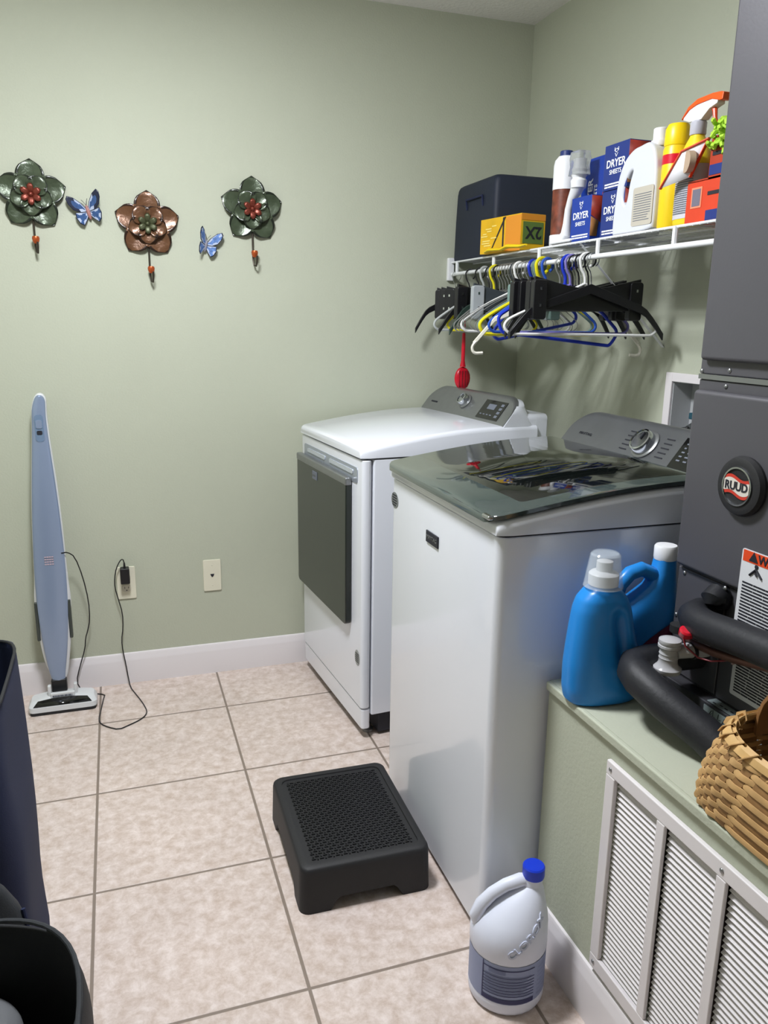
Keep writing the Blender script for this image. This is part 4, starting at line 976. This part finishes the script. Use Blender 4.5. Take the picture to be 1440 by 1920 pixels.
# orange boxes
om = M('orange_red_card', 'cf3f20', .5, noise=.08, nscale=10); tanc = M('raw_cardboard', 'b09a84', .8)
L1 = thing('detergent_box', 'orange-red box at the bottom right of the shelf, with a small grey window', 'box', (1.004, .243, ZS), 0, 'orange-red boxes')
g = G(); g.box((.045, -.03, .045), (.09, .135, .09)); obj('carton', g, om, L1, bevel=.001)
g = G(); g.box((-.0006, .002, .055), (.001, .036, .046), 0); g.box((-.0009, .002, .055), (.001, .028, .038), 1); obj('front_window', g, [M('orange_line', 'e98a6a', .5), M('slate_print', '6d6a78', .5)], L1)
g = G(); g.box((.045, -.0981, .014), (.088, .001, .022)); g.box((-.0006, -.065, .012), (.001, .062, .022)); g.box((-.0006, -.065, .060), (.001, .06, .008), 1); obj('navy_band', g, [box_navy, ink], L1)
L2 = thing('detergent_box', 'opened orange-red box with torn white flap, on top of another', 'box', (1.004, .243, ZS + .0915), 0, 'orange-red boxes')
g = G()
g.box((.045, -.03, .0015), (.09, .135, .003)); g.box((.0885, -.03, .045), (.003, .135, .09)); g.box((.045, -.0965, .045), (.09, .003, .09)); g.box((.0015, -.064, .045), (.003, .066, .09))
obj('carton', g, M('rust_red_card', 'a8381f', .5, noise=.08, nscale=10), L2)
g = G(); g.box((-.0006, -.064, .018), (.001, .062, .022), 0); g.box((-.0006, -.064, .052), (.001, .05, .008), 1); obj('navy_band', g, [box_navy, ink], L2)
g = G(); g.add([(-.004, -.025, .085), (-.022, .040, .068), (-.030, .098, -.004), (-.012, .020, .010)], [(0, 1, 2, 3)]); fl = obj('torn_flap', g, M('flap_white', 'e2e2e6', .6), L2, solid=.0012)
g = G(); g.tube([(-.0045, -.027, .087), (-.0225, .042, .070)], .006, 6, flat=.4); g.tube([(-.0225, .042, .070), (-.031, .100, -.006)], .005, 6, flat=.4); g.tube([(-.004, -.025, .087), (-.012, .018, .010)], .005, 6, flat=.4); obj('flap_edge', g, M('orange_edge', 'e2512a', .5), fl)
g = G(); g.lathe([(.024, -.007), (.024, .007), (.0001, .004), (.0001, -.004)], seg=20, sy=1.35, mat=Matrix.Translation((-.017, .020, .044)) @ Matrix.Rotation(PI / 2, 4, 'Y') @ Matrix.Rotation(.4, 4, 'X')); obj('cardboard_lining', g, tanc, L2)
# lime microfibre glove
g = G(); r3 = random.Random(12)
for i in range(110):
    a = r3.uniform(0, 6.28); rr = r3.uniform(.0, .046)
    p = Vector((rr * CO(a) * .8, rr * S(a), r3.uniform(-.035, .03)))
    q = p + Vector((r3.uniform(-.022, 0), r3.uniform(-.02, .02), r3.uniform(-.018, .012)))
    g.tube([tuple(p), tuple((p + q) / 2 + Vector((-.004, 0, .004))), tuple(q)], [.005, .0055, .004], 6)
DM = tag(obj('duster_mitt', g, M('lime_microfibre', 'a8d23a', .7), loc=(1.02, .172, ZS + .182)), 'lime green noodle duster mitt by the grey cabinet, above the orange boxes', 'duster'); 

# ------------------------------------------------------------------ hangers on the rod
RX, RZ_ = SX, SZ - .048
def hook_pts(rr=.019, drop=.062, base=.0):
    pts = []
    for i in range(13):
        a = math.radians(-60 + 240 * i / 12)
        pts.append((rr * CO(a) if i else rr * CO(a), 0, rr * S(a)))
    # pts go from lower right over the top to the left, then down to the neck
    pts.append((-rr * .75, 0, -rr * 1.1)); pts.append((-.003, 0, -rr * 1.9)); pts.append((0, 0, -drop))
    return pts
HM_ = {}
def hmat(n, h, rough=.35, metal=0):
    if n not in HM_: HM_[n] = M(n, h, rough, metal)
    return HM_[n]
def hang_root(y, label, tw, name, group, dx=0, roll=0):
    # hook wraps the rod: local z=0 is the hook's circle centre
    t = thing(name, label, 'hanger', (RX + dx, y, RZ_ - .008), 0, group, rot=(0, roll, tw)); return t
def tubular(y, label, mat, tw=0, w=.205, r=.0042, drop=.205, roll=0, rr=.0205, hookmat=None, name='clothes_hanger', group='tubular plastic hangers', hr=None):
    t = hang_root(y, label, tw, name, group, roll=roll)
    g = G(); g.tube(smoothpts(hook_pts(rr, .066), 1), hr or r, 8); obj('hook', g, hookmat or mat, t)
    body = [(0, 0, -.064), (.03, 0, -.078), (.12, 0, -.120), (w - .02, 0, -.160), (w, 0, -.176), (w + .002, 0, -.192), (w - .014, 0, -drop), (w - .03, 0, -drop - .001), (0, 0, -drop), (-w + .03, 0, -drop - .001), (-w + .014, 0, -drop), (-w - .002, 0, -.192), (-w, 0, -.176), (-w + .02, 0, -.160), (-.12, 0, -.120), (-.03, 0, -.078)]
    P = body + [body[0]]
    g = G(); g.tube(smoothpts(P, 2)[:-1], r, 8, loop=True); obj('frame', g, mat, t)
    return t
def flat_hanger(y, label, tw=0, roll=0, group='black suit hangers', mat=None, w=.21):
    t = hang_root(y, label, tw, 'clothes_hanger', group, roll=roll)
    mat = mat or blackpl
    g = G(); g.tube(smoothpts(hook_pts(.019, .07), 1), .0018, 6); obj('hook', g, chrome, t)
    g = G(); secs = []
    for i in range(25):
        u = -1 + 2 * i / 24; a = abs(u); x = u * w
        zc = -.080 - .080 * a - .055 * max(0, a - .70) ** 1.3 * 4.6; th_ = .010 + .004 * (1 - a)
        secs.append([(x, -.004, zc - th_), (x, .004, zc - th_), (x, .004, zc + th_), (x, -.004, zc + th_)])
    g.loft(secs); obj('shoulder_bar', g, mat, t, bevel=.002)
    return t
def clip_hanger(y, label, tw=0, roll=0, group='black clip hangers', mat=None, clipm=None, w=.165, hk=None):
    t = hang_root(y, label, tw, 'clip_hanger', group, roll=roll); mat = mat or blackpl
    g = G(); g.tube(smoothpts(hook_pts(.019, .07), 1), .0026, 8); obj('hook', g, hk or mat, t)
    g = G(); secs = []
    for i in range(17):
        u = -1 + 2 * i / 16; x = u * w; zt = -.072 + .018 * u * u - .006 * CO(PI * u); zb = -.142 + .004 * u * u
        secs.append([(x, -.005, zb), (x, .005, zb), (x, .005, zt), (x, -.005, zt)])
    g.loft(secs); obj('bar', g, mat, t, bevel=.002)
    for s_ in (-1, 1):
        g = G(); g.prism(rrect(.042, .110, .009, 4, s_ * (w - .016), -.112), -.012, .012, 'y'); c_ = obj('clip', g, clipm or mat, t, bevel=.003)
        g = G()
        for dz in (-.082, -.128): g.box((s_ * (w - .016), -.0125, dz), (.006, .002, .008))
        obj('clip_spring', g, chrome, c_)
    return t
wh = hmat('hanger_white', 'e6e6e4'); bl = hmat('hanger_blue', '1c35b4'); ye = hmat('hanger_yellow', 'ddd21e'); te = hmat('hanger_grey_green', '6e8580'); la = hmat('hanger_lavender', '7c74b8'); br = hmat('hanger_mid_blue', '2d56b4')
wi = hmat('wire_silver', 'a8a8a6', .3, .7)
flat_hanger(.640, 'foremost black suit hanger, its long arms nearest the viewer', tw=math.radians(-7), w=.240)
clip_hanger(.655, 'foremost black clip hanger, just before the thick white hook', tw=math.radians(-2), w=.172)
tubular(.672, 'white tubular plastic hanger nearest the viewer on the rod', wh, tw=math.radians(-9), w=.236, drop=.208)
flat_hanger(.690, 'black suit hanger just behind the white tubular hanger', tw=math.radians(-3), w=.225)
clip_hanger(.705, 'black clip hanger just behind the thick white hook', tw=math.radians(5), w=.172)
flat_hanger(.722, 'black suit hanger between the white and lavender hangers', tw=math.radians(4), w=.20)
clip_hanger(.738, 'black clip hanger beside the lavender hanger', tw=math.radians(-6), w=.165)
tubular(.752, 'lavender plastic hanger beside the dark blue one', la, tw=math.radians(-6), w=.20)
tubular(.770, 'dark blue plastic hanger with drooping right end near the front', bl, tw=math.radians(-9), w=.190, drop=.225, roll=math.radians(6), r=.0052)
clip_hanger(.785, 'black clip hanger behind the dark blue hanger hook', tw=math.radians(3), w=.178)
flat_hanger(.800, 'rearmost black suit hanger of the front cluster', tw=math.radians(9), w=.205)
tubular(.895, 'mid blue plastic hanger right of the yellow hook', br, tw=math.radians(4), w=.20, r=.0048)
tubular(.925, 'yellow tubular hanger with thick hook in the middle of the rod', ye, tw=math.radians(3), w=.215, r=.0058, drop=.212, rr=.024)
tubular(.945, 'grey-green plastic hanger behind the thick yellow hanger', te, tw=math.radians(-4), w=.20)
clip_hanger(.965, 'grey-green clip hanger with pale flat bar left of the yellow hook', tw=math.radians(12), group=None, mat=te, w=.10, clipm=te)
tubular(.985, 'dark blue plastic hanger with raised left end', bl, tw=math.radians(16), roll=math.radians(-9), w=.19, r=.0052)
for i, y in enumerate((1.005, 1.030, 1.055, 1.100, 1.125, 1.150, 1.172, 1.195)):
    tubular(y, 'silver wire hanger, ' + ('nearest', 'second', 'third', 'fourth', 'fifth', 'sixth', 'seventh', 'eighth')[i] + ' in the row left of the thick yellow hanger', wi, tw=math.radians(rnd.uniform(-9, 9)), w=.195 + rnd.uniform(-.01, .01), r=.0014, group='silver wire hangers', name='wire_hanger', roll=math.radians(rnd.uniform(-2, 2)))
tubular(1.078, 'white tubular hanger among the silver wire hangers', wh, tw=math.radians(-3), w=.20)
clip_hanger(1.110, 'hanger with large clear plastic clips, among the wire hangers', tw=math.radians(-2), group=None, mat=M('dark_bar', '3a4044', .4), clipm=M('clear_clip', 'c8ced2', .15, trans=.4, ior=1.3), w=.150)
flat_hanger(1.215, 'dark green plastic hanger left of the wire hangers', tw=math.radians(6), mat=hmat('hanger_dark_green', '2a3a34'), group=None, w=.20)
clip_hanger(1.240, 'black clip hanger with black hook left of the wire hangers', tw=math.radians(8), w=.165)
tubular(1.262, 'yellow hanger mostly hidden behind black clips at the left', ye, tw=math.radians(-6), w=.17)
flat_hanger(1.285, 'black suit hanger near the far end of the rod', tw=math.radians(5), w=.21)
clip_hanger(1.385, 'black clip hanger second from the far end of the rod', tw=math.radians(-42), w=.15)
tubular(1.345, 'pale grey plastic hanger near the far end of the rod', hmat('hanger_pale_grey', 'b4b8b8'), tw=math.radians(7), w=.205)
flat_hanger(1.60, 'black suit hanger last on the rod, against the back wall', tw=math.radians(3), w=.175)
clip_hanger(1.47, 'black clip hanger near the end bracket', tw=math.radians(-38), w=.13)
clip_hanger(1.30, 'black clip hanger twisted along the rod, left of the clear clips', tw=math.radians(-48), w=.17)
# pearl hanger with notched ends
PH = hang_root(.81, 'pearl white wide hanger with notched curled ends hanging lowest', math.radians(-20), 'clothes_hanger', None)
g = G(); g.tube(smoothpts(hook_pts(.019, .07), 1), .0026, 8); obj('hook', g, wi, PH)
g = G(); secs = []
for i in range(25):
    u = -1 + 2 * i / 24; a = abs(u); x = u * .26; zc = -.085 - .110 * a - .05 * max(0, a - .75) * 4
    secs.append([(x, -.004, zc - .009), (x, .004, zc - .009), (x, .004, zc + .009), (x, -.004, zc + .009)])
g.loft(secs); obj('shoulder_bar', g, pearl, PH, bevel=.003)
for s_ in (-1, 1):
    g = G(); cp_ = smoothpts([(s_ * .250, 0, -.235), (s_ * .263, 0, -.252), (s_ * .257, 0, -.272), (s_ * .228, 0, -.270)], 2); g.tube(cp_, [.008] * len(cp_), 8, flat=.6); obj('curled_end', g, pearl, PH)
# red brush hanging from the left hangers
RB = thing('red_brush', 'red plastic brush with slotted oval head hanging below the hangers', 'brush', (.985, 1.50, 1.20))
g = G(); g.tube([(0, 0, .175), (0, 0, .13), (0, 0, .07), (0, 0, .045)], [.006, .0075, .0075, .012], 10); obj('handle', g, red_pl, RB)
g = G(); sph(g, (0, 0, 0), .031, 20, sz=1.45, sy=.5, sx=1.08); hd_ = obj('brush_head', g, red_pl, RB)
g = G()
for x in (-.017, -.006, .006, .017): g.tube([(x, -.0150 + abs(x) * .25, -.034), (x, -.0165 + abs(x) * .3, .0), (x, -.0150 + abs(x) * .25, .030)], .0022, 6)
obj('slots', g, M('deep_red_slots', '7e0c1c', .5), hd_)
g = G(); g.tube([(0, 0, .172), (.004, 0, .195), (.003, 0, .215), (0, .0, .235)], .0018, 6); obj('hanging_loop', g, red_pl, RB)
